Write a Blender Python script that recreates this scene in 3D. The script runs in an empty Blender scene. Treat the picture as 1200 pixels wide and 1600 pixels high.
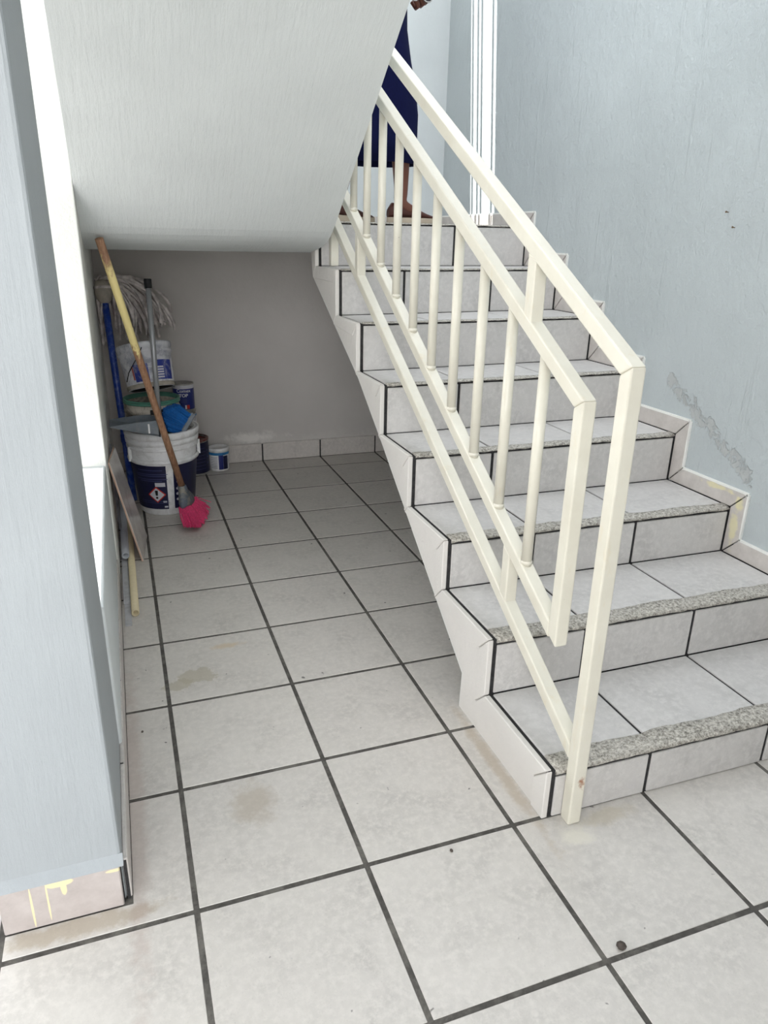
import bpy, bmesh, math, random
from mathutils import Vector, Matrix, Quaternion
random.seed(7)
C = bpy.context.scene.collection
S = 0.335                      # metres per floor tile; all layout numbers below are in tile units

# ------------------------------------------------------------------ camera
cam_d = bpy.data.cameras.new('camera'); cam = bpy.data.objects.new('camera', cam_d); C.objects.link(cam)
R0 = Vector((0.94132875, -0.33690536, 0.01987369)); R1 = Vector((-0.10139631, -0.33848949, -0.93549113)); R2 = Vector((0.32189901, 0.87858958, -0.35279084))
cam.matrix_world = Matrix.Translation(Vector((-0.08786, -3.14379, 3.53210)) * S) @ Matrix((R0, -R1, -R2)).transposed().to_4x4()
cam_d.sensor_fit = 'VERTICAL'; cam_d.sensor_height = 24.0; cam_d.lens = 24.0 * 1127.67 / 1600.0
cam_d.clip_start = 0.02; cam_d.clip_end = 200
sc = bpy.context.scene; sc.camera = cam

# ------------------------------------------------------------------ sky, sun, exposure
w = bpy.data.worlds.new('sky'); sc.world = w; w.use_nodes = True
wt = w.node_tree; bg = wt.nodes['Background']; bg.inputs['Strength'].default_value = 2.6
tc_ = wt.nodes.new('ShaderNodeTexCoord'); sx_ = wt.nodes.new('ShaderNodeSeparateXYZ'); rp_ = wt.nodes.new('ShaderNodeValToRGB')
wt.links.new(tc_.outputs['Generated'], sx_.inputs[0]); wt.links.new(sx_.outputs['Z'], rp_.inputs['Fac']); wt.links.new(rp_.outputs['Color'], bg.inputs['Color'])
rp_.color_ramp.elements[0].position = 0.0; rp_.color_ramp.elements[0].color = (1.48, 1.48, 1.50, 1)
rp_.color_ramp.elements[1].position = 1.0; rp_.color_ramp.elements[1].color = (0.82, 0.865, 0.96, 1)
e_ = rp_.color_ramp.elements.new(0.4); e_.color = (1.12, 1.13, 1.18, 1)
sun_d = bpy.data.lights.new('sun', 'SUN'); sun = bpy.data.objects.new('sun', sun_d); C.objects.link(sun)
sun_d.energy = 6.0; sun_d.angle = 0.0012; sun_d.color = (1.0, 0.97, 0.94)
SUN = Vector((0.80, -0.125, -1.0)).normalized()
sun.rotation_euler = SUN.to_track_quat('-Z', 'Y').to_euler(); sun.location = (0, 0, 8)
sc.view_settings.view_transform = 'Standard'; sc.view_settings.look = 'None'; sc.view_settings.gamma = 1.0
sc.view_settings.use_curve_mapping = False
sc.view_settings.exposure = 0.48

# ------------------------------------------------------------------ material helpers
MATS = {}
def srgb(r, g, b):
    f = lambda c: (c / 255 / 12.92) if c / 255 <= 0.04045 else ((c / 255 + 0.055) / 1.055) ** 2.4
    return (f(r), f(g), f(b), 1)
class NT:
    def __init__(s, name):
        m = bpy.data.materials.new(name); m.use_nodes = True; s.m = m; s.t = m.node_tree
        s.b = s.t.nodes['Principled BSDF']; MATS[name] = m
    def n(s, typ, **kw):
        x = s.t.nodes.new(typ)
        for k, v in kw.items(): setattr(x, k, v)
        return x
    def l(s, a, b): s.t.links.new(a, b)
    def pos(s):
        return s.n('ShaderNodeNewGeometry').outputs['Position']
    def mapping(s, vec, scale=(1, 1, 1), rot=(0, 0, 0)):
        x = s.n('ShaderNodeMapping'); x.inputs['Scale'].default_value = scale; x.inputs['Rotation'].default_value = rot
        s.l(vec, x.inputs['Vector']); return x.outputs['Vector']
    def noise(s, vec, scale, detail=4, rough=0.6, dist=0.0):
        x = s.n('ShaderNodeTexNoise'); x.inputs['Scale'].default_value = scale; x.inputs['Detail'].default_value = detail
        x.inputs['Roughness'].default_value = rough; x.inputs['Distortion'].default_value = dist
        s.l(vec, x.inputs['Vector']); return x.outputs['Fac']
    def ramp(s, fac, stops):
        x = s.n('ShaderNodeValToRGB'); e = x.color_ramp.elements
        e[0].position, e[0].color = stops[0][0], stops[0][1]; e[1].position, e[1].color = stops[-1][0], stops[-1][1]
        for p, c in stops[1:-1]:
            k = e.new(p); k.color = c
        s.l(fac, x.inputs['Fac']); return x.outputs['Color']
    def mask(s, fac, a, b):
        x = s.n('ShaderNodeMapRange'); x.inputs['From Min'].default_value = a; x.inputs['From Max'].default_value = b
        s.l(fac, x.inputs['Value']); return x.outputs['Result']
    def math(s, op, a, b=None):
        x = s.n('ShaderNodeMath', operation=op)
        for i, v in enumerate((a, b)):
            if v is None: continue
            if isinstance(v, (int, float)): x.inputs[i].default_value = v
            else: s.l(v, x.inputs[i])
        return x.outputs[0]
    def mix(s, fac, a, b, mode='MIX'):
        x = s.n('ShaderNodeMix', data_type='RGBA', blend_type=mode)
        for key, v in (('Factor', fac), ('A', a), ('B', b)):
            i = [q for q in x.inputs if q.name == key and q.enabled and (q.type == 'RGBA' or key == 'Factor')]
            i = i[0]
            if isinstance(v, (tuple, list)): i.default_value = v
            elif isinstance(v, (int, float)): i.default_value = v
            else: s.l(v, i)
        return [q for q in x.outputs if q.type == 'RGBA'][0]
    def dist(s, pos, c, scale=(1, 1, 1), off=None):
        """elliptical distance of the point from c (tile units)"""
        x = s.n('ShaderNodeVectorMath', operation='SUBTRACT'); s.l(pos, x.inputs[0]); x.inputs[1].default_value = [k * S for k in c]
        y = s.n('ShaderNodeVectorMath', operation='MULTIPLY'); s.l(x.outputs[0], y.inputs[0]); y.inputs[1].default_value = [1 / (k * S) for k in scale]
        z = s.n('ShaderNodeVectorMath', operation='LENGTH'); s.l(y.outputs[0], z.inputs[0]); return z.outputs['Value']
    def set(s, color=None, rough=0.6, bump=None, strength=0.3, distance=0.002, spec=0.5, metal=0.0):
        if color is not None:
            if isinstance(color, tuple): s.b.inputs['Base Color'].default_value = color
            else: s.l(color, s.b.inputs['Base Color'])
        if isinstance(rough, (int, float)): s.b.inputs['Roughness'].default_value = rough
        else: s.l(rough, s.b.inputs['Roughness'])
        s.b.inputs['Specular IOR Level'].default_value = spec; s.b.inputs['Metallic'].default_value = metal
        if bump is not None:
            x = s.n('ShaderNodeBump'); x.inputs['Strength'].default_value = strength; x.inputs['Distance'].default_value = distance
            s.l(bump, x.inputs['Height']); s.l(x.outputs['Normal'], s.b.inputs['Normal'])
        return s.m

def tile_mat(name, base, stains=False, rough=0.34):
    t = NT(name); p = t.pos()
    info = t.n('ShaderNodeObjectInfo').outputs['Random']
    off = t.n('ShaderNodeVectorMath', operation='ADD'); t.l(p, off.inputs[0])
    comb = t.n('ShaderNodeCombineXYZ'); sc7 = t.math('MULTIPLY', info, 37.0); t.l(sc7, comb.inputs[0]); t.l(sc7, comb.inputs[1]); t.l(comb.outputs[0], off.inputs[1])
    v = off.outputs[0]
    n1 = t.noise(v, 9, 6, 0.68, 0.4); n2 = t.noise(v, 60, 4, 0.7); n3 = t.noise(v, 260, 2, 0.6)
    d = lambda k: tuple(min(1, c * k) for c in base[:3]) + (1,)
    col = t.ramp(n1, [(0.3, d(0.86)), (0.5, base), (0.72, d(1.08))])
    col = t.mix(t.mask(n2, 0.44, 0.66), col, d(1.12))
    col = t.mix(t.math('MULTIPLY', t.mask(n3, 0.36, 0.27), 0.35), col, d(0.66))
    tone = t.math('ADD', t.math('MULTIPLY', info, 0.06), 0.97)
    tc = t.n('ShaderNodeCombineColor'); [t.l(tone, tc.inputs[i]) for i in range(3)]
    col = t.mix(1.0, col, tc.outputs[0], 'MULTIPLY')
    if stains:
        wob = t.noise(p, 26, 5, 0.7)
        def blot(c, sx, sy, colr, amt, lo=0.8, hi=1.0, rot=0):
            nonlocal col
            dd = t.math('ADD', t.dist(p, c, (sx, sy, 5)), t.math('MULTIPLY', t.math('SUBTRACT', wob, 0.5), 2.2))
            col = t.mix(t.math('MULTIPLY', t.mask(dd, hi, lo), amt), col, colr)
        tan = srgb(176, 168, 148)
        blot((0.26, 2.36, 0), 0.17, 0.11, tan, 0.62, 0.92, 1.0); blot((0.10, 2.27, 0), 0.12, 0.08, tan, 0.62, 0.92, 1.0)
        blot((0.44, 0.72, 0), 0.16, 0.20, srgb(168, 156, 138), 0.55, 0.5, 1.2)
        blot((0.55, 2.78, 0), 0.16, 0.05, srgb(205, 180, 140), 0.5, 0.4, 1.1)
        blot((-0.62, 0.10, 0), 0.50, 0.07, srgb(170, 156, 134), 0.6, 0.6, 1.1)
        blot((2.34, -0.22, 0), 0.17, 0.08, srgb(226, 221, 206), 0.6, 0.4, 1.0)
        blot((2.62, -0.12, 0), 0.22, 0.07, srgb(186, 174, 148), 0.45, 0.5, 1.2)
        blot((2.16, 0.55, 0), 0.05, 0.75, srgb(176, 160, 136), 0.55, 0.5, 1.2)
        blot((-0.3, 1.0, 0), 0.07, 1.6, srgb(170, 150, 140), 0.4, 0.5, 1.2)
        sp = t.noise(p, 34, 2, 0.5); col = t.mix(t.math('MULTIPLY', t.mask(sp, 0.265, 0.235), 0.8), col, srgb(60, 56, 52))
    r = t.mask(n1, 0.2, 0.8)
    rr = t.math('ADD', t.math('MULTIPLY', r, 0.12), rough)
    return t.set(col, rr, n2, 0.06, 0.001, 0.45)

def wall_mat(name, base, brush=(1, 1, 1), rough=0.62, strength=0.35, damp=None):
    t = NT(name); p = t.pos()
    a = t.noise(p, 55, 5, 0.65); bvec = t.mapping(p, brush); b = t.noise(bvec, 16, 5, 0.62); c = t.noise(p, 3, 4, 0.6)
    d = lambda k: tuple(min(1, q * k) for q in base[:3]) + (1,)
    col = t.ramp(c, [(0.3, d(0.95)), (0.7, d(1.04))])
    h = t.math('ADD', t.math('MULTIPLY', a, 0.45), b)
    if damp:
        col, h = damp(t, p, col, h)
    return t.set(col, rough, h, strength, 0.010, 0.35)

def damp_right(t, p, col, h):
    # flaking paint just above the step skirting
    sep = t.n('ShaderNodeSeparateXYZ'); t.l(p, sep.inputs[0])
    line = t.math('SUBTRACT', sep.outputs['Z'], t.math('ADD', t.math('MULTIPLY', sep.outputs['Y'], 0.565), 0.30 * S))
    band = t.mask(t.math('ABSOLUTE', t.math('SUBTRACT', line, 0.44 * S)), 0.26 * S, 0.05 * S)
    yy = t.mask(t.math('ABSOLUTE', t.math('SUBTRACT', sep.outputs['Y'], 2.15 * S)), 0.95 * S, 0.6 * S)
    n = t.noise(p, 22, 5, 0.7, 0.5)
    m = t.mask(t.math('MULTIPLY', t.math('MULTIPLY', band, yy), n), 0.46, 0.52)
    col = t.mix(t.math('MULTIPLY', m, 0.45), col, srgb(172, 170, 166))
    h = t.math('SUBTRACT', h, t.math('MULTIPLY', m, 0.8))
    st = t.noise(t.mapping(p, (1, 14, 0.9)), 2.2, 4, 0.6)
    h = t.math('ADD', h, t.math('MULTIPLY', t.mask(st, 0.60, 0.72), 0.35))
    return col, h
def damp_back(t, p, col, h):
    sep = t.n('ShaderNodeSeparateXYZ'); t.l(p, sep.inputs[0])
    n = t.noise(p, 14, 6, 0.72, 0.6)
    zz = t.mask(sep.outputs['Z'], 0.72 * S, 0.32 * S)
    m = t.mask(t.math('MULTIPLY', zz, n), 0.36, 0.5)
    col = t.mix(t.math('MULTIPLY', m, 0.7), col, srgb(206, 202, 196))
    dd = t.math('ADD', t.dist(p, (1.85, 8.58, 0.40), (0.55, 1, 0.11)), t.math('MULTIPLY', t.math('SUBTRACT', n, 0.5), 3.0))
    col = t.mix(t.math('MULTIPLY', t.mask(dd, 1.0, 0.3), 0.8), col, srgb(238, 234, 228))
    k = t.mask(t.noise(p, 24, 2, 0.5), 0.25, 0.21); k2 = t.math('MULTIPLY', k, t.mask(sep.outputs['Z'], 1.3 * S, 0.9 * S))
    col = t.mix(t.math('MULTIPLY', k2, 0.7), col, srgb(70, 66, 62))
    return col, h

TILE = srgb(202, 197, 190)
m_floor = tile_mat('floor_tile', TILE, True)
m_step = tile_mat('step_tile', srgb(200, 197, 193))
m_skirt = tile_mat('skirting_tile', srgb(200, 194, 188))
PAINT = srgb(214, 219, 219)
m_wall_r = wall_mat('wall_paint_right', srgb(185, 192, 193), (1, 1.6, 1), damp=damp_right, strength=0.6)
m_wall = wall_mat('wall_paint', PAINT, (1, 1, 1))
m_pillar = wall_mat('pillar_paint', srgb(162, 167, 169), (5, 5, 0.5), strength=0.3)
m_soffit = wall_mat('soffit_paint', srgb(217, 221, 220), (4.5, 0.6, 0.6), strength=0.3)
m_front = wall_mat('light_blocker_paint', srgb(140, 140, 136), (1, 1, 1))  # for the added light-blocking walls, kept dark to cut bounce
m_white = wall_mat('white_edge_and_daylit_wall', srgb(236, 236, 230), (1, 1, 1), strength=0.6)  # white skirting edge; also whitens the rear left wall for its daylight
m_string = wall_mat('stringer_paint', srgb(220, 216, 210), (1, 1, 1), strength=0.45)
m_cement = wall_mat('cement_plaster', srgb(200, 195, 190), (1, 1, 1), strength=0.25, rough=0.75, damp=damp_back)

def simple(name, col, rough=0.5, spec=0.5, metal=0.0, var=0.08, scale=40, bump=0.0, dirt=None, dirt_amt=0.0, dscale=18):
    t = NT(name); p = t.n('ShaderNodeTexCoord').outputs['Object']
    n = t.noise(p, scale, 4, 0.6)
    d = lambda k: tuple(min(1, c * k) for c in col[:3]) + (1,)
    c = t.ramp(n, [(0.3, d(1 - var)), (0.7, d(1 + var))])
    if dirt: c = t.mix(t.math('MULTIPLY', t.mask(t.noise(p, dscale, 6, 0.75, 0.5), 0.47, 0.6), dirt_amt), c, dirt)
    return t.set(c, rough, n if bump else None, bump, 0.002, spec, metal)
m_grout = simple('grout', srgb(84, 81, 77), 0.9, 0.2, var=0.25, scale=60, bump=0.6, dirt=srgb(140, 136, 128), dirt_amt=0.4, dscale=9)
m_black_grout = simple('black_grout', srgb(56, 55, 55), 0.9, 0.15, var=0.35, scale=70, bump=0.5)
m_concrete = simple('concrete', srgb(205, 203, 198), 0.9, 0.2, var=0.1, scale=8, bump=0.3)
m_cream = simple('cream_enamel', srgb(240, 236, 216), 0.28, 0.5, var=0.03, scale=14, dirt=srgb(196, 170, 128), dirt_amt=0.0)
def enamel():
    t = NT('cream_enamel_rail'); p = t.pos()
    n = t.noise(p, 12, 4, 0.6); c = t.ramp(n, [(0.3, srgb(218, 213, 197)), (0.7, srgb(227, 223, 208))])
    ch = t.mask(t.noise(p, 75, 3, 0.55), 0.235, 0.2); c = t.mix(t.math('MULTIPLY', ch, 0.85), c, srgb(92, 70, 52))
    rd = t.dist(p, (2.40, -0.13, 0.33), (0.05, 0.05, 0.09)); rd = t.math('ADD', rd, t.math('MULTIPLY', t.noise(p, 90, 4, 0.7), 1.6))
    c = t.mix(t.math('MULTIPLY', t.mask(rd, 1.35, 0.9), 0.9), c, srgb(150, 88, 40))
    dr = t.noise(t.mapping(p, (1, 1, 0.35)), 30, 4, 0.7); c = t.mix(t.math('MULTIPLY', t.mask(dr, 0.6, 0.78), 0.4), c, srgb(214, 196, 158))
    return t.set(c, 0.3, t.noise(p, 30, 3, 0.5), 0.08, 0.002, 0.5)
m_rail = enamel()
def nosing():
    t = NT('gritty_nosing'); p = t.pos(); n = t.noise(p, 130, 4, 0.85); n2 = t.noise(p, 12, 4, 0.6)
    c = t.ramp(n, [(0.36, srgb(104, 100, 93)), (0.5, srgb(176, 171, 161)), (0.64, srgb(216, 212, 202))])
    c = t.mix(t.math('MULTIPLY', t.mask(n2, 0.5, 0.7), 0.4), c, srgb(196, 192, 184))
    return t.set(c, 0.95, n, 0.5, 0.003, 0.2)
m_nosing = nosing()

# ------------------------------------------------------------------ mesh helpers (tile units in, metres out)
class MB:
    def __init__(s): s.v = []; s.f = []; s.sm = []
    def add(s, vs, fs, smooth=False):
        o = len(s.v); s.v += [Vector(q) for q in vs]
        for f in fs: s.f.append([i + o for i in f]); s.sm.append(smooth)
        return s
    def box(s, x0, x1, y0, y1, z0, z1):
        return s.add([(x0,y0,z0),(x1,y0,z0),(x1,y1,z0),(x0,y1,z0),(x0,y0,z1),(x1,y0,z1),(x1,y1,z1),(x0,y1,z1)],
                     [(0,3,2,1),(4,5,6,7),(0,1,5,4),(1,2,6,5),(2,3,7,6),(3,0,4,7)])
    def hexa(s, a, b):            # a: four bottom corners ccw, b: four top corners
        return s.add(list(a) + list(b), [(0,3,2,1),(4,5,6,7),(0,1,5,4),(1,2,6,5),(2,3,7,6),(3,0,4,7)])
    def prism(s, poly, a, b):     # poly: points; a, b: offset vectors of the two ends
        n = len(poly); a = Vector(a); b = Vector(b)
        vs = [Vector(q) + a for q in poly] + [Vector(q) + b for q in poly]
        return s.add(vs, [tuple(range(n))[::-1], tuple(range(n, 2*n))] + [(i, (i+1) % n, n + (i+1) % n, n + i) for i in range(n)])
    def loft(s, rings, cap=True, smooth=True):
        n = len(rings[0]); vs = [q for r in rings for q in r]; fs = []
        for k in range(len(rings) - 1):
            for i in range(n): fs.append((k*n+i, k*n+(i+1) % n, (k+1)*n+(i+1) % n, (k+1)*n+i))
        s.add(vs, fs, smooth)
        if cap:
            s.add(rings[0], [tuple(range(n))[::-1]]); s.add(rings[-1], [tuple(range(n))])
        return s
    def tube(s, pts, r, n=12, cap=True):
        pts = [Vector(q) for q in pts]; rs = r if isinstance(r, (list, tuple)) else [r] * len(pts); rings = []; u = None
        for i, q in enumerate(pts):
            d = (pts[min(i+1, len(pts)-1)] - pts[max(i-1, 0)]).normalized()
            if u is None: u = d.orthogonal().normalized()
            u = (u - d * u.dot(d)).normalized(); v = d.cross(u)
            rings.append([q + (u * math.cos(2*math.pi*k/n) + v * math.sin(2*math.pi*k/n)) * rs[i] for k in range(n)])
        return s.loft(rings, cap)
    def lathe(s, prof, c=(0,0,0), n=40, axis=None, a0=0, a1=2*math.pi, closed=True):
        """prof: (r, h) pairs, revolved about axis through c"""
        c = Vector(c); ax = Vector(axis or (0,0,1)).normalized()
        q = Vector((0,0,1)).rotation_difference(ax); rings = []
        for r, h in prof:
            rings.append([c + q @ Vector((r*math.cos(a0+(a1-a0)*k/n), r*math.sin(a0+(a1-a0)*k/n), h)) for k in range(n if closed else n+1)])
        m = len(rings[0]); vs = [p for g in rings for p in g]; fs = []
        for k in range(len(rings)-1):
            for i in range(m if closed else m-1): fs.append((k*m+i, k*m+(i+1) % m, (k+1)*m+(i+1) % m, (k+1)*m+i))
        return s.add(vs, fs, True)
    def bar(s, p0, p1, w, h, up=(0,0,1)):
        p0 = Vector(p0); p1 = Vector(p1); d = (p1-p0).normalized(); r = d.cross(Vector(up)).normalized(); u = r.cross(d)
        q = lambda p: [p - r*w/2 - u*h/2, p + r*w/2 - u*h/2, p + r*w/2 + u*h/2, p - r*w/2 + u*h/2]
        return s.add(q(p0) + q(p1), [(0,1,2,3),(7,6,5,4),(0,4,5,1),(1,5,6,2),(2,6,7,3),(3,7,4,0)])
    def sphere(s, c, r, n=12, m=8):
        c = Vector(c); r = r if isinstance(r, (tuple, list)) else (r, r, r); rings = []
        for j in range(m+1):
            t = math.pi * (0.02 + 0.96*j/m) - math.pi/2
            rings.append([c + Vector((r[0]*math.cos(t)*math.cos(2*math.pi*k/n), r[1]*math.cos(t)*math.sin(2*math.pi*k/n), r[2]*math.sin(t))) for k in range(n)])
        return s.loft(rings)
    def build(s, name, mat, parent=None, bevel=0.0, seg=1, normals=True, origin=None, autosmooth=False):
        mn = Vector((min(q.x for q in s.v), min(q.y for q in s.v), min(q.z for q in s.v)))
        mx = Vector((max(q.x for q in s.v), max(q.y for q in s.v), max(q.z for q in s.v)))
        o = Vector(origin) if origin is not None else Vector(((mn.x+mx.x)/2, (mn.y+mx.y)/2, mn.z))
        me = bpy.data.meshes.new(name)
        me.from_pydata([tuple((q - o) * S) for q in s.v], [], s.f)
        for p, k in zip(me.polygons, s.sm): p.use_smooth = k
        bm = bmesh.new(); bm.from_mesh(me)
        if normals or bevel: bmesh.ops.remove_doubles(bm, verts=bm.verts, dist=1e-6)
        if normals: bmesh.ops.recalc_face_normals(bm, faces=bm.faces)
        if bevel:
            es = [e for e in bm.edges if len(e.link_faces) == 2 and e.calc_face_angle(0) > 0.5]
            bmesh.ops.bevel(bm, geom=es, offset=bevel * S, segments=seg, affect='EDGES', profile=0.5, clamp_overlap=True)
        bm.to_mesh(me); bm.free()
        me.materials.append(MATS[mat] if isinstance(mat, str) else mat)
        return link(name, me, o, parent)
WORLD = {}
def link(name, data, o, parent=None):
    ob = bpy.data.objects.new(name, data); C.objects.link(ob); o = Vector(o)
    WORLD[ob] = o
    if parent is not None:
        ob.parent = parent; ob.location = (o - WORLD[parent]) * S
    else: ob.location = o * S
    return ob
def empty(name, o): 
    e = link(name, None, o); e.empty_display_size = 0.05; return e
def tag(o, label, cat, group=None):
    o['label'] = label; o['category'] = cat
    if group: o['group'] = group
    return o
def thing(name, o, label, cat, group=None): return tag(empty(name, o), label, cat, group)
def struct(o, label=None):
    o['kind'] = 'structure'
    if label: o['label'] = label
    return o

# ------------------------------------------------------------------ setting: floor
XW, YB, ZC = 5.10, 8.58, 9.5
XL = -0.345                                    # inner face of the left low wall
floor = struct(MB().box(-4.0, 5.3, -6.0, 8.7, -0.3, -0.005).build('floor', m_grout), 'grey ceramic tiled floor with dark grout joints')
G = 0.016
def floor_piece(x0, x1, y0, y1):
    z = random.uniform(-0.0015, 0.0)
    key = (round(x1-x0, 4), round(y1-y0, 4))
    if key not in TM:
        b = MB().box(x0, x1, y0, y1, -0.04, 0.0); ob = b.build('floor_tile', m_floor, floor, bevel=0.003); TM[key] = ob.data; WORLD[ob] = Vector(((x0+x1)/2, (y0+y1)/2, -0.04))
    else:
        ob = link('floor_tile', TM[key], ((x0+x1)/2, (y0+y1)/2, -0.04), floor)
    ob.location.z += z * S
    ob.rotation_euler = (random.uniform(-1, 1) * 0.0008, random.uniform(-1, 1) * 0.0008, 0)
TM = {}
for i in range(-4, 6):
    for j in range(-6, 9):
        x0, x1, y0, y1 = i + G, i + 1 - G, j + G, j + 1 - G
        x1 = min(x1, XW); y1 = min(y1, YB - 0.03)
        if i >= 0: floor_piece(x0, x1, y0, y1)
        elif i == -1:
            if j >= 1: floor_piece(-0.332, x1, y0, y1)
            elif j == 0:                        # one tile cut round the pillar foot
                poly = [(-1+G, G, 0), (-G, G, 0), (-G, 1-G, 0), (-0.332, 1-G, 0), (-0.332, 0.165, 0), (-1+G, 0.165, 0)]
                MB().prism(poly, (0, 0, -0.04), (0, 0, -0.001)).build('floor_tile', m_floor, floor, bevel=0.003)
            else: floor_piece(x0, x1, y0, y1)
        elif j <= 1: floor_piece(x0, x1, y0, y1)
struct(MB().box(-40, 40, -40, 40, -0.6, -0.29).build('ground', m_concrete), 'pale concrete ground outside')

# ------------------------------------------------------------------ setting: walls
struct(MB().box(-0.99, -0.362, 0.2, 1.26, 0, ZC).build('pillar', m_pillar, bevel=0.02, seg=2), 'light grey painted pillar at the left edge')
wl = MB().box(-0.95, XL, 1.24, 4.42, 0, 1.335)
struct(wl.build('wall_left', m_wall, bevel=0.02, seg=2), 'low painted wall below the left opening')
struct(MB().box(-0.95, -0.332, 4.4, 9.0, 0, ZC).build('wall_left_rear', m_white, bevel=0.012, seg=2), 'plastered wall end beyond the left opening, whitened for its daylight')  # outdoor light on the jamb is put into this whiter colour
struct(MB().box(-0.95, XL, 1.24, 4.42, 7.6, ZC).build('trim_1', m_wall), 'lintel over the left opening')
struct(MB().box(-0.4, 5.3, YB, 9.0, 0, 3.55).build('wall_recess', m_cement), 'grey cement plaster wall under the landing')
struct(MB().box(-0.4, 5.3, YB, 9.0, 3.55, ZC).build('wall_back', m_wall), 'pale painted back wall above the landing')
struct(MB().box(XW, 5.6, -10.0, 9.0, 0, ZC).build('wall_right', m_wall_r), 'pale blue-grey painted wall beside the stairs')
# unseen canopy and high wall added to keep the sun off the stairwell
cc = MB().box(-6.9, XL, -10.0, 9.0, ZC, ZC + 0.3)
cc.box(-14.0, -6.9, -10.0, 2.3, ZC, ZC + 0.3).box(-14.0, -6.9, 5.5, 9.0, ZC, ZC + 0.3)  # canopy left open between these so sun reaches the sill
struct(cc.build('added_canopy', m_wall), 'unseen canopy added to keep the sun off the floor')
struct(MB().box(-0.95, XL, -10.0, 7.45, ZC + 0.3, 14.0).build('added_sun_wall', m_wall), 'unseen high wall added to keep the sun off the stairwell')
cl = MB()  # unseen roof slabs added to shape the light and cast sun stripes
cl.box(XL, 5.6, -8.5, -1.5, ZC, ZC + 0.3)  # front slab dims the front floor
sx0, sx1, sy0, sy1 = 0.2, 4.95, 7.44, 8.25
RY = 6.6
for a in ((XL, 5.6, RY, sy0), (XL, 5.6, sy1, 9.0), (XL, sx0, sy0, sy1), (sx1, 5.6, sy0, sy1)):
    cl.box(*a, ZC, ZC + 0.3)
ceil = struct(cl.build('added_roof', m_wall), 'roof slab over the landing with a barred slot')
for y in (8.153, 7.99, 7.872, 7.543):
    MB().tube([(sx0 - 0.05, y, ZC + 0.01), (sx1 + 0.05, y, ZC + 0.01)], 0.026, 8).build('slot_bar', m_cream, ceil)

struct(MB().box(1.2, 5.6, -4.6, -4.2, 0.0, ZC).build('front_light_blocker', m_front), 'unseen wall added to cut the front light on the stairs')  # added out of view to hold front light off the risers
struct(MB().box(-13.9, -13.5, -12.0, 9.0, -0.3, 7.0).build('side_light_blocker', m_front), 'unseen wall added to cut low sky light from the left')  # added out of view to block low sky on the left
# skirting along pillar, low wall, back of the recess
bp_ = struct(MB().box(-0.975, -0.372, 0.19, 0.23, 0.0, 0.28).build('baseboard_front', m_black_grout), 'tile skirting round the pillar foot')
def drips():
    t = NT('skirting_with_paint_drips'); p = t.pos()
    src = [l for l in MATS['skirting_tile'].node_tree.nodes if l.type == 'BSDF_PRINCIPLED']
    n = t.noise(p, 20, 5, 0.65); c = t.ramp(n, [(0.3, srgb(172, 163, 158)), (0.7, srgb(192, 184, 179))])
    wob = t.noise(p, 30, 3, 0.6)
    for cx, cz, sx, sz in ((-0.675, 0.275, 0.075, 0.025), (-0.665, 0.235, 0.016, 0.05), (-0.83, 0.16, 0.006, 0.16), (-0.75, 0.17, 0.005, 0.14), (-0.40, 0.27, 0.05, 0.012)):
        d = t.math('ADD', t.dist(p, (cx, 0.17, cz), (sx, 1, sz)), t.math('MULTIPLY', t.math('SUBTRACT', wob, 0.5), 0.8))
        c = t.mix(t.math('MULTIPLY', t.mask(d, 1.05, 0.9), 0.9), c, srgb(228, 216, 172))
    return t.set(c, 0.4, n, 0.05, 0.001)
m_drips = drips()
MB().box(-0.985, -0.378, 0.163, 0.205, 0.004, 0.295).build('skirting_tile', m_drips, bp_, bevel=0.006)
MB().prism([(-0.99, 0.2, 0.29), (-0.99, 0.158, 0.292), (-0.99, 0.2, 0.345)], (0, 0, 0), (0.635, 0, 0)).build('plaster_fillet', m_pillar, bp_)
bl = struct(MB().box(-0.36, -0.342, 0.205, 8.55, 0.0, 0.28).build('baseboard_left', m_black_grout), 'tile skirting along the low left wall')
for j in range(0, 9):
    y0, y1 = max(j + 0.05, 0.21), min(j + 1.03, 8.54)
    MB().box(-0.362, -0.334, y0, y1, 0.004, 0.29).build('skirting_tile', m_skirt, bl, bevel=0.006)
bb = struct(MB().box(-0.33, 5.1, 8.56, 8.59, 0.0, 0.29).build('baseboard_back', m_black_grout), 'tile skirting at the foot of the recess wall')
for i in range(-1, 5):
    x0, x1 = max(i + 0.012, -0.32), min(i + 1 - 0.012, 5.09)
    MB().box(x0, x1, 8.545, 8.585, 0.004, 0.305).build('skirting_tile', m_skirt, bb, bevel=0.006)

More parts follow.
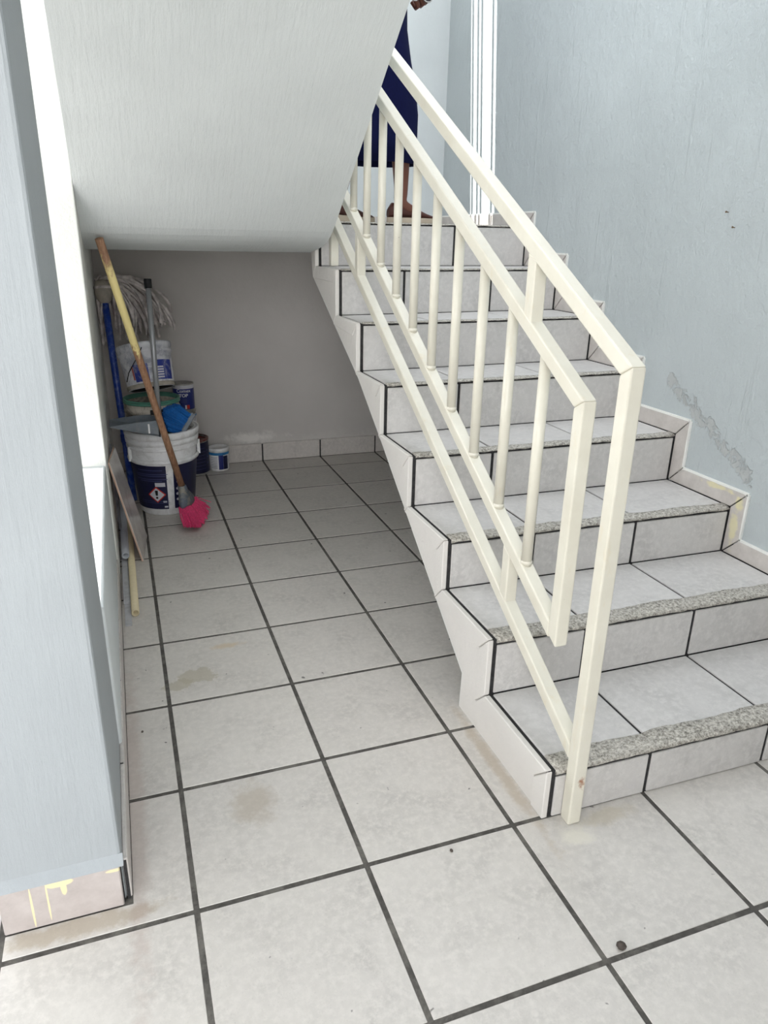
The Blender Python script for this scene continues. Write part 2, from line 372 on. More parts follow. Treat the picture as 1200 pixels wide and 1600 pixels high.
# ------------------------------------------------------------------ lower staircase
XS = 2.22; XR = 5.075
YLs = [-0.02, 0.85, 1.69, 2.50, 3.265, 4.02, 4.785, 5.64]; YRs = [-0.05, 0.83, 1.655, 2.50, 3.31, 4.11, 4.94, 5.77]
ZLs = [0.383, 0.852, 1.293, 1.767, 2.25, 2.738, 3.226, 3.722]; ZRs = [0.383, 0.848, 1.290, 1.769, 2.262, 2.756, 3.244, 3.736]
def SY(k, x): return YLs[k] + (YRs[k] - YLs[k]) * (x - XS) / (XR - XS)
def SZ(k, x):
    if k < 0: return 0.0
    return ZLs[k] + (ZRs[k] - ZLs[k]) * (x - XS) / (XR - XS)
E_ = 0.012                                       # tiles stand this proud of the concrete body
stair = thing('staircase', (3.6, 2.8, 0), 'lower concrete stair flight clad in grey tiles with gritty nosings', 'staircase')
def stair_profile(x):
    pr = []
    for k in range(8):
        pr.append((x, SY(k, x) + E_, SZ(k-1, x) - E_ if k else 0.0)); pr.append((x, SY(k, x) + E_, SZ(k, x) - E_))
    pr += [(x, 5.9, SZ(7, x) - E_), (x, 5.9, 3.36), (x, 5.85, 3.11), (x, 4.016, 2.186), (x, 3.194, 1.65), (x, 1.262, 0.32), (x, 1.275, 0.0)]
    return pr
a, b = stair_profile(XS + 0.012), stair_profile(XW - 0.004); n = len(a)
body = MB().add(a + b, [tuple(range(n))[::-1], tuple(range(n, 2*n))] + [(i, (i+1) % n, n+(i+1) % n, n+i) for i in range(n)])
body.build('stair_body', m_black_grout, stair)
ws = [(5.9, 3.36), (5.85, 3.11), (4.016, 2.186), (3.194, 1.65), (1.262, 0.32), (1.275, 0.0)]
wo = [(y + 0.014, z - 0.012) for y, z in ws]; wo[0] = (5.902, 3.36); wo[-1] = (1.289, 0.0); ws = [(y - 0.004, z + 0.004) for y, z in ws]
nws = len(ws)
b_ = MB()
for i in range(nws - 1):
    q = [(ws[i], ws[i+1], wo[i+1], wo[i])][0]
    b_.prism([(XS + 0.002, y, z) for y, z in q], (0, 0, 0), (XW - XS - 0.008, 0, 0))
b_.build('waist_soffit', m_soffit, stair, normals=True)
# painted stringer face: the flank of the flight below the edge tiles
strg = [(XS - 0.004, y, z) for (_, y, z) in stair_profile(XS)]
strg = [Vector((q.x, q.y + 0.02, q.z - 0.02)) if 0 < i < 16 else q for i, q in enumerate(map(Vector, strg))]
strg[0].y += 0.02
MB().prism(strg, (0, 0, 0), (0.03, 0, 0)).build('stringer_face', m_string, stair)
JX = [XS, 3.03, 4.05, XR]
NWs = [0.15, 0.135, 0.105, 0.08, 0.06, 0.05, 0.045, 0.045]
NHs = [0.062, 0.058, 0.050, 0.042, 0.036, 0.032, 0.030, 0.030]
gg = 0.015
for k in range(8):
    NW = NWs[k]; xs0 = XS + 0.040
    js = {0: [xs0, 3.01, 4.04, XR], 5: [xs0, 4.06, XR], 6: [xs0, 3.02, 4.15, XR]}.get(k, [xs0, 3.03, 4.05, XR])
    if k == 7: js = [xs0, 3.03, 4.03, XR]
    for x0, x1 in zip(js[:-1], js[1:]):
        x0 += gg; x1 -= gg
        nh = NHs[k]
        q = lambda x, z, d: (x, SY(k, x) + d, z)
        z0 = lambda x: SZ(k-1, x) + (0.004 if k else 0.004); z1 = lambda x: SZ(k, x) - nh
        MB().hexa([q(x0, z0(x0), 0), q(x1, z0(x1), 0), q(x1, z0(x1), .04), q(x0, z0(x0), .04)],
                  [q(x0, z1(x0), 0), q(x1, z1(x1), 0), q(x1, z1(x1), .04), q(x0, z1(x0), .04)]).build('riser_tile', m_step, stair, bevel=0.005)
    nh_ = NHs[k]
    # gritty nosing strip, slightly rounded, with an uneven lower edge
    N = 46; rings = []; rnd = random.Random(k)
    x_a, x_b = XS + 0.05, XR - 0.005
    ph = rnd.uniform(0, 6)
    for i in range(N + 1):
        x = x_a + (x_b - x_a) * i / N; y, z = SY(k, x), SZ(k, x)
        wv = 0.010 * math.sin(i * 0.55 + ph) + rnd.uniform(-0.008, 0.008)
        lo = -nh_ + 0.018 + rnd.uniform(-0.006, 0.006)
        rings.append([(x, y + NW + wv + 0.01, z - 0.03), (x, y + 0.002, z + lo), (x, y - 0.008, z - nh_ * 0.42), (x, y + 0.010, z - 0.005), (x, y + NW * 0.5, z + 0.002), (x, y + NW + wv, z + 0.003)])
    if k < 7 or True:
        MB().loft(rings, smooth=True).build('nosing_strip', m_nosing, stair)
    # thin black joint under the nosing
    # treads
    if k < 7:
        js = [XS + 0.038, 3.035, 4.05, XR]
        for x0, x1 in zip(js[:-1], js[1:]):
            x0 += gg * 0.8; x1 -= gg * 0.8
            f0 = lambda x: SY(k, x) + NW - 0.005; f1 = lambda x: SY(k+1, x) - 0.003
            MB().hexa([(x0, f0(x0), SZ(k, x0)-.04), (x1, f0(x1), SZ(k, x1)-.04), (x1, f1(x1), SZ(k, x1)-.04), (x0, f1(x0), SZ(k, x0)-.04)],
                      [(x0, f0(x0), SZ(k, x0)), (x1, f0(x1), SZ(k, x1)), (x1, f1(x1), SZ(k, x1)), (x0, f1(x0), SZ(k, x0))]).build('tread_tile', m_step, stair, bevel=0.005)
# mitred edge tiles along the flank
WB = 0.145
def band(pts, off):
    """pts: zigzag N0,I0,N1,I1.. as (y,z); off: signed mitre offset"""
    return [(y + off, z - off) for y, z in pts]
zz = [(YLs[0], 0.0)]
for k in range(8):
    zz.append((YLs[k], ZLs[k]))
    if k < 7: zz.append((YLs[k+1], ZLs[k]))
def waist(y):
    pts = [(1.262, 0.32), (3.194, 1.65), (4.016, 2.186), (5.85, 3.11)]
    for (ya, za), (yb, zb) in zip(pts[:-1], pts[1:]):
        if y <= yb or yb == 5.85: return za + (zb - za) * (y - ya) / (yb - ya)
zin = []
for i, (y, z) in enumerate(zz):
    t_ = WB
    if y + t_ > 1.27:
        while t_ > 0.02 and z - t_ < waist(y + t_) + 0.004: t_ -= 0.004
    zin.append((y + t_, z - t_))
zin[0] = (zz[0][0] + WB, 0.0)
for i in range(len(zz) - 1):
    a0, a1, c1, c0 = zz[i], zz[i+1], zin[i+1], zin[i]
    cy = sum(q[0] for q in (a0, a1, c1, c0)) / 4; cz = sum(q[1] for q in (a0, a1, c1, c0)) / 4
    sh = lambda q: (XS - 0.022, cy + (q[0]-cy)*0.985, cz + (q[1]-cz)*0.985)
    MB().prism([sh(a0), sh(a1), sh(c1), sh(c0)], (0, 0, 0), (0.044, 0, 0)).build('edge_tile', m_string, stair, bevel=0.006)
def smears():
    t = NT('skirting_with_yellow_smears'); p = t.pos(); n = t.noise(p, 20, 5, 0.65); c = t.ramp(n, [(0.3, srgb(188, 182, 176)), (0.7, srgb(208, 202, 196))])
    wob = t.noise(p, 22, 5, 0.7)
    for cy, cz, sy, sz in ((1.82, 1.425, 0.26, 0.03), (1.575, 1.12, 0.05, 0.22), (1.56, 1.34, 0.05, 0.08)):
        d = t.math('ADD', t.dist(p, (5.075, cy, cz), (1, sy, sz)), t.math('MULTIPLY', t.math('SUBTRACT', wob, 0.5), 3.0))
        c = t.mix(t.math('MULTIPLY', t.mask(d, 1.0, 0.5), 0.6), c, srgb(230, 222, 168))
    return t.set(c, 0.4, n, 0.05, 0.001)
m_smears = smears()
# zigzag skirting up the right-hand wall
br = struct(MB().prism([(XW - 0.012, y, z) for y, z in ([(YRs[0], 0.0), (YRs[0] + .3, 0.0), (5.9, 3.3), (5.9, 3.80), (YRs[7] - .10, 3.80)] + [(a - .10, b + .10) for k in range(6, -1, -1) for a, b in ((YRs[k+1], ZRs[k]), (YRs[k], ZRs[k]))] + [(YRs[0] - .1, 0)])], (0, 0, 0), (0.03, 0, 0)).build('baseboard_right', m_black_grout), 'zigzag tile skirting up the stair wall')
W2 = 0.165
zz = [(YRs[0], 0.0)]
for k in range(8):
    zz.append((YRs[k], ZRs[k]))
    zz.append((YRs[k+1], ZRs[k]) if k < 7 else (6.78, ZRs[7]))
zo = [(y - W2, z + W2) for y, z in zz]; zo[0] = (zz[0][0] - W2, 0.0); zo[-1] = (6.78, ZRs[7] + W2)
def skirt_quad(a0, a1, c1, c0, par):
    cy = sum(q[0] for q in (a0, a1, c1, c0)) / 4; cz = sum(q[1] for q in (a0, a1, c1, c0)) / 4
    g = lambda q: (XR, cy + (q[0]-cy)*0.975, cz + (q[1]-cz)*0.975)
    MB().prism([g(a0), g(a1), g(c1), g(c0)], (0, 0, 0), (0.03, 0, 0)).build('skirting_tile', m_smears, par, bevel=0.004)
    # white paint line along the upper edge
    o0, o1 = Vector((XW - 0.012, c0[0], c0[1])), Vector((XW - 0.012, c1[0], c1[1]))
    MB().bar(o0, o1, 0.03, 0.022, up=(1, 0, 0)).build('painted_edge', m_white, par)
for i in range(len(zz) - 1): skirt_quad(zz[i], zz[i+1], zo[i+1], zo[i], br)
y = 6.78
while y < 8.5:
    y2 = min(y + 1.0, 8.55); skirt_quad((y, ZRs[7]), (y2, ZRs[7]), (y2, ZRs[7] + W2), (y, ZRs[7] + W2), br); y = y2
# front of the wall skirting on the floor
for j in range(-4, 0):
    MB().box(XR, XW + 0.01, j + 0.02, min(j + 0.99, -0.23), 0.004, 0.29).build('skirting_tile', m_skirt, br, bevel=0.005)

# ------------------------------------------------------------------ landing
land = thing('landing', (2.4, 7.1, 3.37), 'tiled half landing between the two stair flights', 'landing')
MB().box(-0.33, XW - 0.002, 5.905, YB - 0.002, 3.37, 3.68).build('landing_slab', m_soffit, land)
for i in range(-1, 5):
    for j in range(3):
        x0, x1 = max(i + 0.04, -0.33), min(i + 1.02, XR); y0 = 5.92 + j * 0.89; y1 = min(y0 + 0.88, 8.57)
        MB().box(x0, x1, y0, y1, 3.66, 3.715 + 0.005 * max(0, i - 2) / 2).build('landing_tile', m_step, land, bevel=0.005)
blb = struct(MB().box(-0.33, XR, 8.56, 8.59, 3.70, 3.86).build('baseboard_landing', m_black_grout), 'tile skirting along the back of the landing')
for x0, x1 in ((-0.32, 0.98), (1.0, 2.0), (2.02, 3.32), (3.345, 4.33), (4.35, 5.07)):
    MB().box(x0, x1, 8.545, 8.585, 3.70, 3.875).build('skirting_tile', m_skirt, blb, bevel=0.005)

# ------------------------------------------------------------------ upper flight (its underside is the big sloping soffit)
up = thing('upper_stair_flight', (0.95, 3.0, 3.38), 'sloping underside of the upper stair flight painted pale grey', 'staircase')
prof = [(5.90, 3.372), (5.72, 3.385), (5.50, 3.415), (5.29, 3.449), (5.13, 3.490), (5.0, 3.538), (4.88, 3.60), (4.76, 3.680), (4.60, 3.795), (4.40, 3.950), (2.757, 5.194), (0.55, 6.86), (-0.1, 6.95)]
top = [(-0.1, 7.5)]
for k in range(8, 0, -1):
    top += [(5.6 - 0.63 * k + 0.0, 3.70 + 0.475 * k), (5.6 - 0.63 * (k - 1) - 0.0, 3.70 + 0.475 * k)] if k < 8 else [(5.6 - 0.63 * 7, 7.5)]
top = [t_ for i, t_ in enumerate(top)]
top += [(5.6, 3.70), (5.90, 3.70)]
sl = MB().prism([(-0.330, y, z) for y, z in prof + top], (0, 0, 0), (2.194 + 0.330, 0, 0))
so = sl.build('sloping_slab', m_soffit, up, bevel=0.0)
for k in range(1, 8):
    for x0, x1 in ((-0.32, 0.5), (0.52, 1.5), (1.52, 2.19)):
        MB().box(x0, x1, 5.6 - 0.63 * k + 0.0, 5.6 - 0.63 * (k - 1) - 0.01, 3.70 + 0.475 * k - 0.01, 3.70 + 0.475 * k + 0.025).build('tread_tile', m_step, up)

# ------------------------------------------------------------------ railing
rail = thing('stair_railing', (2.38, -0.07, 0), 'cream painted metal stair railing with round balusters', 'railing')
XA, XB = 2.335, 2.428; XM = (XA + XB) / 2; TW = XB - XA
def rp(a):      # profile polygon in (y, z) extruded across the tube width
    return MB().prism([(XA, y, z) for y, z in a], (0, 0, 0), (TW, 0, 0))
def edge(y, y0, z0, s): return z0 + s * (y - y0)
# top handrail and front post
sT = (4.980 - 2.955) / (3.484 + 0.121); YE = 5.55
hT = 0.105
th = lambda y: 2.955 + sT * (y + 0.121)
rp([(-0.121, 0.0), (-0.029, 0.0), (-0.029, th(-0.029) - hT), (-0.121, th(-0.121))]).build('post', m_rail, rail, bevel=0.010, seg=2)
rp([(-0.121, th(-0.121)), (-0.029, th(-0.029) - hT), (YE, th(YE) - hT), (YE, th(YE))]).build('top_rail', m_rail, rail, bevel=0.010, seg=2)
# inner frame: upper rail, front upright, lower rail
s2 = (4.738 - 2.704) / (3.825 - 0.249); t2 = lambda y: 2.704 + s2 * (y - 0.249)
sl_ = (3.961 - 1.259) / (4.955 - 0.356); tl = lambda y: 1.259 + sl_ * (y - 0.356)
rp([(0.249, t2(0.249)), (0.341, t2(0.341) - hT), (YE, t2(YE) - hT), (YE, t2(YE))]).build('upper_frame_rail', m_rail, rail, bevel=0.010, seg=2)
rp([(0.249, 1.112), (0.341, 1.165), (0.341, t2(0.341) - hT), (0.249, t2(0.249))]).build('frame_upright', m_rail, rail, bevel=0.010, seg=2)
rp([(0.341, tl(0.341)), (0.341, tl(0.341) - 0.112), (YE, tl(YE) - 0.112), (YE, tl(YE))]).build('lower_frame_rail', m_rail, rail, bevel=0.010, seg=2)
# bottom rail
sb = (3.69 - 0.57) / (5.30 + 0.027); tb = lambda y: 0.568 + sb * (y + 0.027)
rp([(-0.03, tb(-0.03)), (-0.03, tb(-0.03) - 0.105), (YE, tb(YE) - 0.105), (YE, tb(YE))]).build('bottom_rail', m_rail, rail, bevel=0.010, seg=2)
# short spacers between the rails
for y, lo, hi in ((0.898, t2, th),):
    rp([(y, lo(y) - 0.01), (y + 0.092, lo(y + 0.092) - 0.01), (y + 0.092, hi(y + 0.092) - hT + 0.01), (y, hi(y) - hT + 0.01)]).build('spacer', m_rail, rail, bevel=0.008)
for y in (0.905, 4.432):
    rp([(y, tb(y) - 0.01), (y + 0.092, tb(y + 0.092) - 0.01), (y + 0.092, tl(y + 0.092) - 0.10), (y, tl(y) - 0.10)]).build('spacer', m_rail, rail, bevel=0.008)
rp([(5.44, 3.235), (5.535, 3.235), (5.535, tb(5.535) - 0.1), (5.44, tb(5.44) - 0.1)]).build('foot_post', m_rail, rail, bevel=0.008)
for i in range(11):
    y = 0.748 + 0.4413 * i
    bl_ = MB().tube([(XM, y, tl(y) - 0.03), (XM, y, t2(y) - hT + 0.03)], 0.0375, 16).build('baluster', m_rail, rail)
    MB().lathe([(0.0375, 0.0), (0.043, 0.004), (0.041, 0.018), (0.0375, 0.024)], (XM, y, tl(y) - 0.005), 12).build('weld_bead', m_rail, bl_)
#PART2
# ------------------------------------------------------------------ more materials
m_plastic_white = simple('white_plastic', srgb(246, 246, 246), 0.35, 0.5, var=0.03, scale=10, dirt=srgb(178, 175, 170), dirt_amt=0.3)
m_navy = simple('navy_label', srgb(22, 24, 62), 0.4, 0.5, var=0.1)
m_print = simple('print_white', srgb(215, 215, 222), 0.5, 0.4, var=0.02)
m_print_dim = simple('print_dim', srgb(84, 88, 130), 0.5, 0.4, var=0.05)
m_red = simple('print_red', srgb(206, 58, 44), 0.5, 0.4, var=0.05)
m_black = simple('black_plastic', srgb(26, 26, 28), 0.5, 0.4, var=0.1)
m_greyb = simple('dirty_grey_plastic', srgb(196, 188, 176), 0.6, 0.3, var=0.1, dirt=srgb(104, 96, 86), dirt_amt=0.75, dscale=14)
m_green = simple('green_plastic', srgb(88, 140, 122), 0.45, 0.4, var=0.06)
m_smear = simple('smeared_plastic', srgb(226, 226, 230), 0.5, 0.4, var=0.05, dirt=srgb(120, 124, 146), dirt_amt=0.6, dscale=12)
m_blue_lab = simple('worn_blue_label', srgb(52, 66, 148), 0.5, 0.4, var=0.1, dirt=srgb(190, 190, 200), dirt_amt=0.55, dscale=16)
m_blue_can = simple('blue_can_label', srgb(34, 44, 118), 0.35, 0.5, var=0.06)
m_tin = simple('tin', srgb(178, 176, 172), 0.4, 0.5, metal=0.5, var=0.1, dirt=srgb(120, 112, 104), dirt_amt=0.5)
m_rust = simple('dried_red_paint', srgb(116, 48, 44), 0.6, 0.4, var=0.3, scale=50, dirt=srgb(190, 186, 180), dirt_amt=0.35, dscale=30)
m_cyan = simple('cyan_band', srgb(54, 128, 186), 0.4, 0.5, var=0.05)
m_blue_handle = simple('blue_tube', srgb(26, 62, 150), 0.35, 0.5, var=0.12, dirt=srgb(140, 160, 200), dirt_amt=0.25, dscale=30)
m_yarn = simple('grey_yarn', srgb(204, 196, 192), 0.95, 0.1, var=0.45, scale=26, bump=0.5)
m_socket = simple('pale_socket', srgb(176, 168, 156), 0.8, 0.2, var=0.15, bump=0.3)
def wood():
    t = NT('worn_broom_handle'); p = t.pos()
    n = t.noise(t.mapping(p, (14, 14, 1.0)), 9, 5, 0.6)
    c = t.ramp(n, [(0.3, srgb(132, 96, 74)), (0.7, srgb(180, 142, 112))])
    sep = t.n('ShaderNodeSeparateXYZ'); t.l(p, sep.inputs[0])
    worn = t.noise(t.mapping(p, (3, 3, 1)), 26, 5, 0.7)
    hi = t.math('SUBTRACT', sep.outputs['Z'], t.math('MULTIPLY', t.math('SUBTRACT', worn, 0.5), 0.22))
    m = t.math('MULTIPLY', t.mask(hi, 2.30 * S, 2.38 * S), t.mask(hi, 3.30 * S, 3.16 * S))
    c = t.mix(m, c, srgb(232, 214, 150))
    return t.set(c, 0.6, n, 0.2, 0.002, 0.3)
m_wood = wood()
m_alu = simple('grey_metal_tube', srgb(164, 166, 168), 0.35, 0.5, metal=0.4, var=0.06)
m_pan = simple('grey_dustpan_plastic', srgb(116, 124, 132), 0.45, 0.4, var=0.08, dirt=srgb(158, 158, 156), dirt_amt=0.3)
m_bsock = simple('grey_broom_socket', srgb(92, 100, 112), 0.5, 0.4, var=0.1, dirt=srgb(190, 180, 150), dirt_amt=0.4, dscale=26)
m_pink = simple('pink_bristle', srgb(238, 74, 124), 0.5, 0.4, var=0.3, scale=160)
m_bluebr = simple('blue_bristle', srgb(20, 96, 170), 0.5, 0.4, var=0.2, scale=90)
m_pvc_grey = simple('grey_pvc', srgb(190, 194, 200), 0.4, 0.4, var=0.05)
m_pvc_cream = simple('cream_pvc', srgb(222, 208, 172), 0.4, 0.4, var=0.05)
m_strip = simple('pale_metal_strip', srgb(205, 206, 210), 0.4, 0.5, metal=0.2, var=0.06, dirt=srgb(150, 148, 146), dirt_amt=0.3)
m_dark = simple('base_shade', srgb(40, 38, 36), 0.8, 0.2)  # shade colour for the pail base
m_plank = simple('grey_plank', srgb(120, 120, 124), 0.6, 0.3, var=0.1, scale=12)
m_tile_glz = tile_mat('glazed_tile', srgb(206, 198, 192), False, 0.10)
m_tile_edge = simple('tile_clay_edge', srgb(206, 176, 156), 0.9, 0.2, var=0.1)
m_rag = simple('grey_rag', srgb(150, 148, 146), 0.9, 0.1, var=0.3, bump=0.6)
m_pebble = simple('dark_pebble', srgb(84, 76, 70), 0.8, 0.3, var=0.25, scale=80, bump=0.5)
m_nail = simple('rusty_nail', srgb(120, 100, 80), 0.6, 0.4, metal=0.4, var=0.2)
m_skin = simple('skin', srgb(112, 70, 55), 0.5, 0.4, var=0.06, scale=20)
m_navyskirt = simple('navy_cloth', srgb(12, 17, 58), 0.85, 0.15, var=0.12, scale=120, bump=0.2)
m_blouse = simple('pale_cloth', srgb(206, 208, 214), 0.85, 0.15, var=0.06, scale=80, bump=0.2)
m_shoe = simple('brown_leather', srgb(78, 44, 37), 0.45, 0.4, var=0.12)
m_sole = simple('pale_sole', srgb(196, 182, 162), 0.7, 0.3, var=0.06)
m_hair = simple('dark_hair', srgb(30, 24, 22), 0.5, 0.4, var=0.2)
m_lens = simple('dark_lens', srgb(60, 62, 66), 0.1, 0.6, var=0.02)

# ------------------------------------------------------------------ helpers for cans and printed labels
def patch(c, r, a0, a1, z0, z1, r1=None, n=14, th=0.004, axis=None):
    """thin curved label on a cylinder/cone about c: angles measured from -y (towards the viewer), positive to +x"""
    r1 = r if r1 is None else r1; c = Vector(c); q = Vector((0,0,1)).rotation_difference(Vector(axis).normalized()) if axis else Quaternion()
    P = lambda a, z, k: c + q @ Vector(((r + (r1-r)*(z-z0)/(z1-z0) + k) * math.sin(a), -(r + (r1-r)*(z-z0)/(z1-z0) + k) * math.cos(a), z))
    b = MB()
    inner = [[P(a0+(a1-a0)*i/n, z, 0.0005) for i in range(n+1)] for z in (z0, z1)]
    outer = [[P(a0+(a1-a0)*i/n, z, th) for i in range(n+1)] for z in (z0, z1)]
    for i in range(n):
        b.add([inner[0][i], inner[0][i+1], inner[1][i+1], inner[1][i], outer[0][i], outer[0][i+1], outer[1][i+1], outer[1][i]],
              [(0,3,2,1),(4,5,6,7),(0,1,5,4),(1,2,6,5),(2,3,7,6),(3,0,4,7)])
    return b
def wrap(verts2d, faces, c, rfun, a_mid, z_mid, b=None, lift=0.006, axis=None):
    """bend flat art (x right, y up; tile units) onto a cone: rfun(z) gives the radius"""
    b = b or MB(); c = Vector(c); q = Vector((0,0,1)).rotation_difference(Vector(axis).normalized()) if axis else Quaternion()
    vs = []
    for x, y in verts2d:
        z = z_mid + y; r = rfun(z) + lift; a = a_mid + x / rfun(z)
        vs.append(c + q @ Vector((r*math.sin(a), -r*math.cos(a), z)))
    return b.add(vs, faces)
def text_art(txt, h, bold=0.0):
    cu = bpy.data.curves.new('lettering', 'FONT'); cu.body = txt; cu.size = 1.0; cu.offset = bold; cu.fill_mode = 'FRONT'; cu.align_x = 'CENTER'; cu.align_y = 'CENTER'
    ob = bpy.data.objects.new('lettering', cu); C.objects.link(ob)
    me = bpy.data.meshes.new_from_object(ob.evaluated_get(bpy.context.evaluated_depsgraph_get()))
    C.objects.unlink(ob); bpy.data.objects.remove(ob)
    vs = [(v.co.x * h / 0.72, v.co.y * h / 0.72) for v in me.vertices]; fs = [tuple(p.vertices) for p in me.polygons]
    bpy.data.meshes.remove(me); return vs, fs
def rect_art(x0, x1, y0, y1):
    n = max(1, int((x1 - x0) / 0.03)); xs = [x0 + (x1-x0)*i/n for i in range(n+1)]
    return [(x, y) for x in xs for y in (y0, y1)], [(2*i, 2*i+2, 2*i+3, 2*i+1) for i in range(n)]

# ------------------------------------------------------------------ big white bucket
BC = (0.328, 6.712, 0.0)
def rb(z): return 0.355 + (0.475 - 0.355) * z / 1.145
bk = thing('paint_bucket', BC, 'large white plastic bucket with navy label and warning diamond', 'bucket')
body = MB().lathe([(0.02, 0.0), (rb(0) - 0.02, 0.0), (rb(0), 0.02), (rb(0.74), 0.74), (rb(0.74) - 0.006, 0.76), (rb(1.1) - 0.012, 1.1), (rb(1.1) - 0.03, 1.145), (rb(1.1) - 0.05, 1.145), (rb(0.1) - 0.045, 0.08), (0.02, 0.06)], BC, 56)
body.build('bucket_body', m_plastic_white, bk)
# rim rings and grip skirt
rim = MB().lathe([(rb(1.06) - 0.02, 1.055), (rb(1.06) + 0.008, 1.06), (rb(1.08) + 0.016, 1.10), (rb(1.145) + 0.012, 1.148), (rb(1.145) - 0.025, 1.150), (rb(1.1) - 0.03, 1.10)], BC, 56).build('rim', m_plastic_white, bk)
MB().lathe([(rb(0.98) - 0.01, 0.975), (rb(0.98) + 0.012, 0.98), (rb(1.02) + 0.014, 1.035), (rb(1.03) - 0.01, 1.045)], BC, 56).build('ring', m_plastic_white, bk)
MB().lathe([(rb(0.91) - 0.01, 0.905), (rb(0.91) + 0.012, 0.91), (rb(0.93) + 0.012, 0.935), (rb(0.93) - 0.01, 0.945)], BC, 56).build('ring', m_plastic_white, bk)
MB().lathe([(rb(0.74) - 0.004, 0.735), (rb(0.74) + 0.03, 0.74), (rb(0.74) + 0.034, 0.765), (rb(0.76) + 0.006, 0.785)], BC, 56).build('grip_ring', m_plastic_white, bk)
for a in (math.radians(-68), math.radians(88)):
    MB().prism([(BC[0] + rb(0.85)*math.sin(a+da), BC[1] - rb(0.85)*math.cos(a+da), 0) for da in (-0.03, 0.03)] + [(BC[0] + (rb(0.85)+0.04)*math.sin(a+da), BC[1] - (rb(0.85)+0.04)*math.cos(a+da), 0) for da in (0.03, -0.03)], (0, 0, 0.745), (0, 0, 0.94)).build('handle_lug', m_plastic_white, bk)
cam_a = math.atan2(-0.088 - BC[0], BC[1] + 3.14)      # the label seam faces the viewer
seam = cam_a + 0.13
lab = patch(BC, rb(0.10), seam - 1.75, seam - 0.11, 0.10, 0.715, rb(0.715), 24).build('label', m_navy, bk)
lab2 = patch(BC, rb(0.10), seam + 0.11, seam + 1.55, 0.10, 0.715, rb(0.715), 24).build('label', m_navy, bk)
pr = MB(); z_rows = [(0.655, 0.34), (0.60, 0.46), (0.575, 0.40), (0.53, 0.44), (0.505, 0.30)]
for z, ln in z_rows:
    v, f = rect_art(-ln/2, ln/2, -0.004, 0.004); wrap(v, f, BC, rb, seam - 0.62, z, pr, 0.0065)
for z in (0.215, 0.19):
    v, f = rect_art(-0.2, 0.2, -0.003, 0.003); wrap(v, f, BC, rb, seam - 0.60, z, pr, 0.0065)
pr.build('fine_print', m_print_dim, lab, normals=False)['kind'] = 'stuff'
pr = MB(); v, f = rect_art(-0.065, 0.065, -0.028, 0.028); wrap(v, f, BC, rb, seam - 0.33, 0.455, pr, 0.0065)
for x, z in ((-0.22, 0.21), (-0.19, 0.135)):
    v, f = rect_art(-0.022, 0.022, -0.012, 0.012); wrap(v, f, BC, rb, seam + x, z, pr, 0.0065)
pr.build('barcode_box', m_print, lab, normals=False)['kind'] = 'stuff'
def dm(k):
    xs = [-k + 2*k*i/12 for i in range(13)]
    return [(x, sg*(k*1.0001 - abs(x))) for x in xs for sg in (-1, 1)], [(2*i, 2*i+2, 2*i+3, 2*i+1) for i in range(12)]
da, dz = seam - 0.47, 0.312
v, f = dm(0.118); wrap(v, f, BC, rb, da, dz, lift=0.0066).build('hazard_border', m_red, lab, normals=False)
v, f = dm(0.098); wrap(v, f, BC, rb, da, dz, lift=0.0086).build('hazard_field', m_print, lab, normals=False)
pr = MB(); v, f = [(-0.014, -0.012), (0.014, -0.012), (0.020, 0.062), (-0.020, 0.062)], [(0, 1, 2, 3)]; wrap(v, f, BC, rb, da, dz, pr, 0.0106)
v, f = [(0.016*math.cos(i*0.785), -0.042 + 0.016*math.sin(i*0.785)) for i in range(8)], [tuple(range(8))]; wrap(v, f, BC, rb, da, dz, pr, 0.0106)
pr.build('exclamation_mark', m_black, lab, normals=False)
pr = MB()
for z, k in ((0.60, 0.026), (0.50, 0.012), (0.405, 0.020), (0.33, 0.022), (0.25, 0.020)):
    v, f = [(k*math.cos(i*1.047), k*math.sin(i*1.047)) for i in range(6)], [tuple(range(6))]; wrap(v, f, BC, rb, seam + 0.22, z - 0.02, pr, 0.0065)
pr.build('icons', m_print, lab2, normals=False)['kind'] = 'stuff'

# ------------------------------------------------------------------ grey bucket standing inside the white one
GC = (0.245, 6.80, -0.03)
gk = thing('grey_bucket', (GC[0], GC[1], 0.80), 'dirty grey bucket with green rim nested in the white bucket', 'bucket')
MB().lathe([(0.01, 0.80), (0.285, 0.80), (0.30, 0.83), (0.345, 1.38), (0.360, 1.385), (0.362, 1.44), (0.348, 1.45), (0.35, 1.50), (0.335, 1.50), (0.275, 0.85), (0.01, 0.84)], GC, 44).build('bucket_body', m_greyb, gk)
MB().lathe([(0.340, 1.50), (0.362, 1.503), (0.363, 1.520), (0.352, 1.524), (0.352, 1.536), (0.362, 1.540), (0.362, 1.556), (0.340, 1.558), (0.335, 1.50)], GC, 44).build('green_rim', m_green, gk)
patch(GC, 0.364, -0.12, 0.95, 1.40, 1.46, 0.364, 14, 0.02).build('black_strap', m_black, gk)

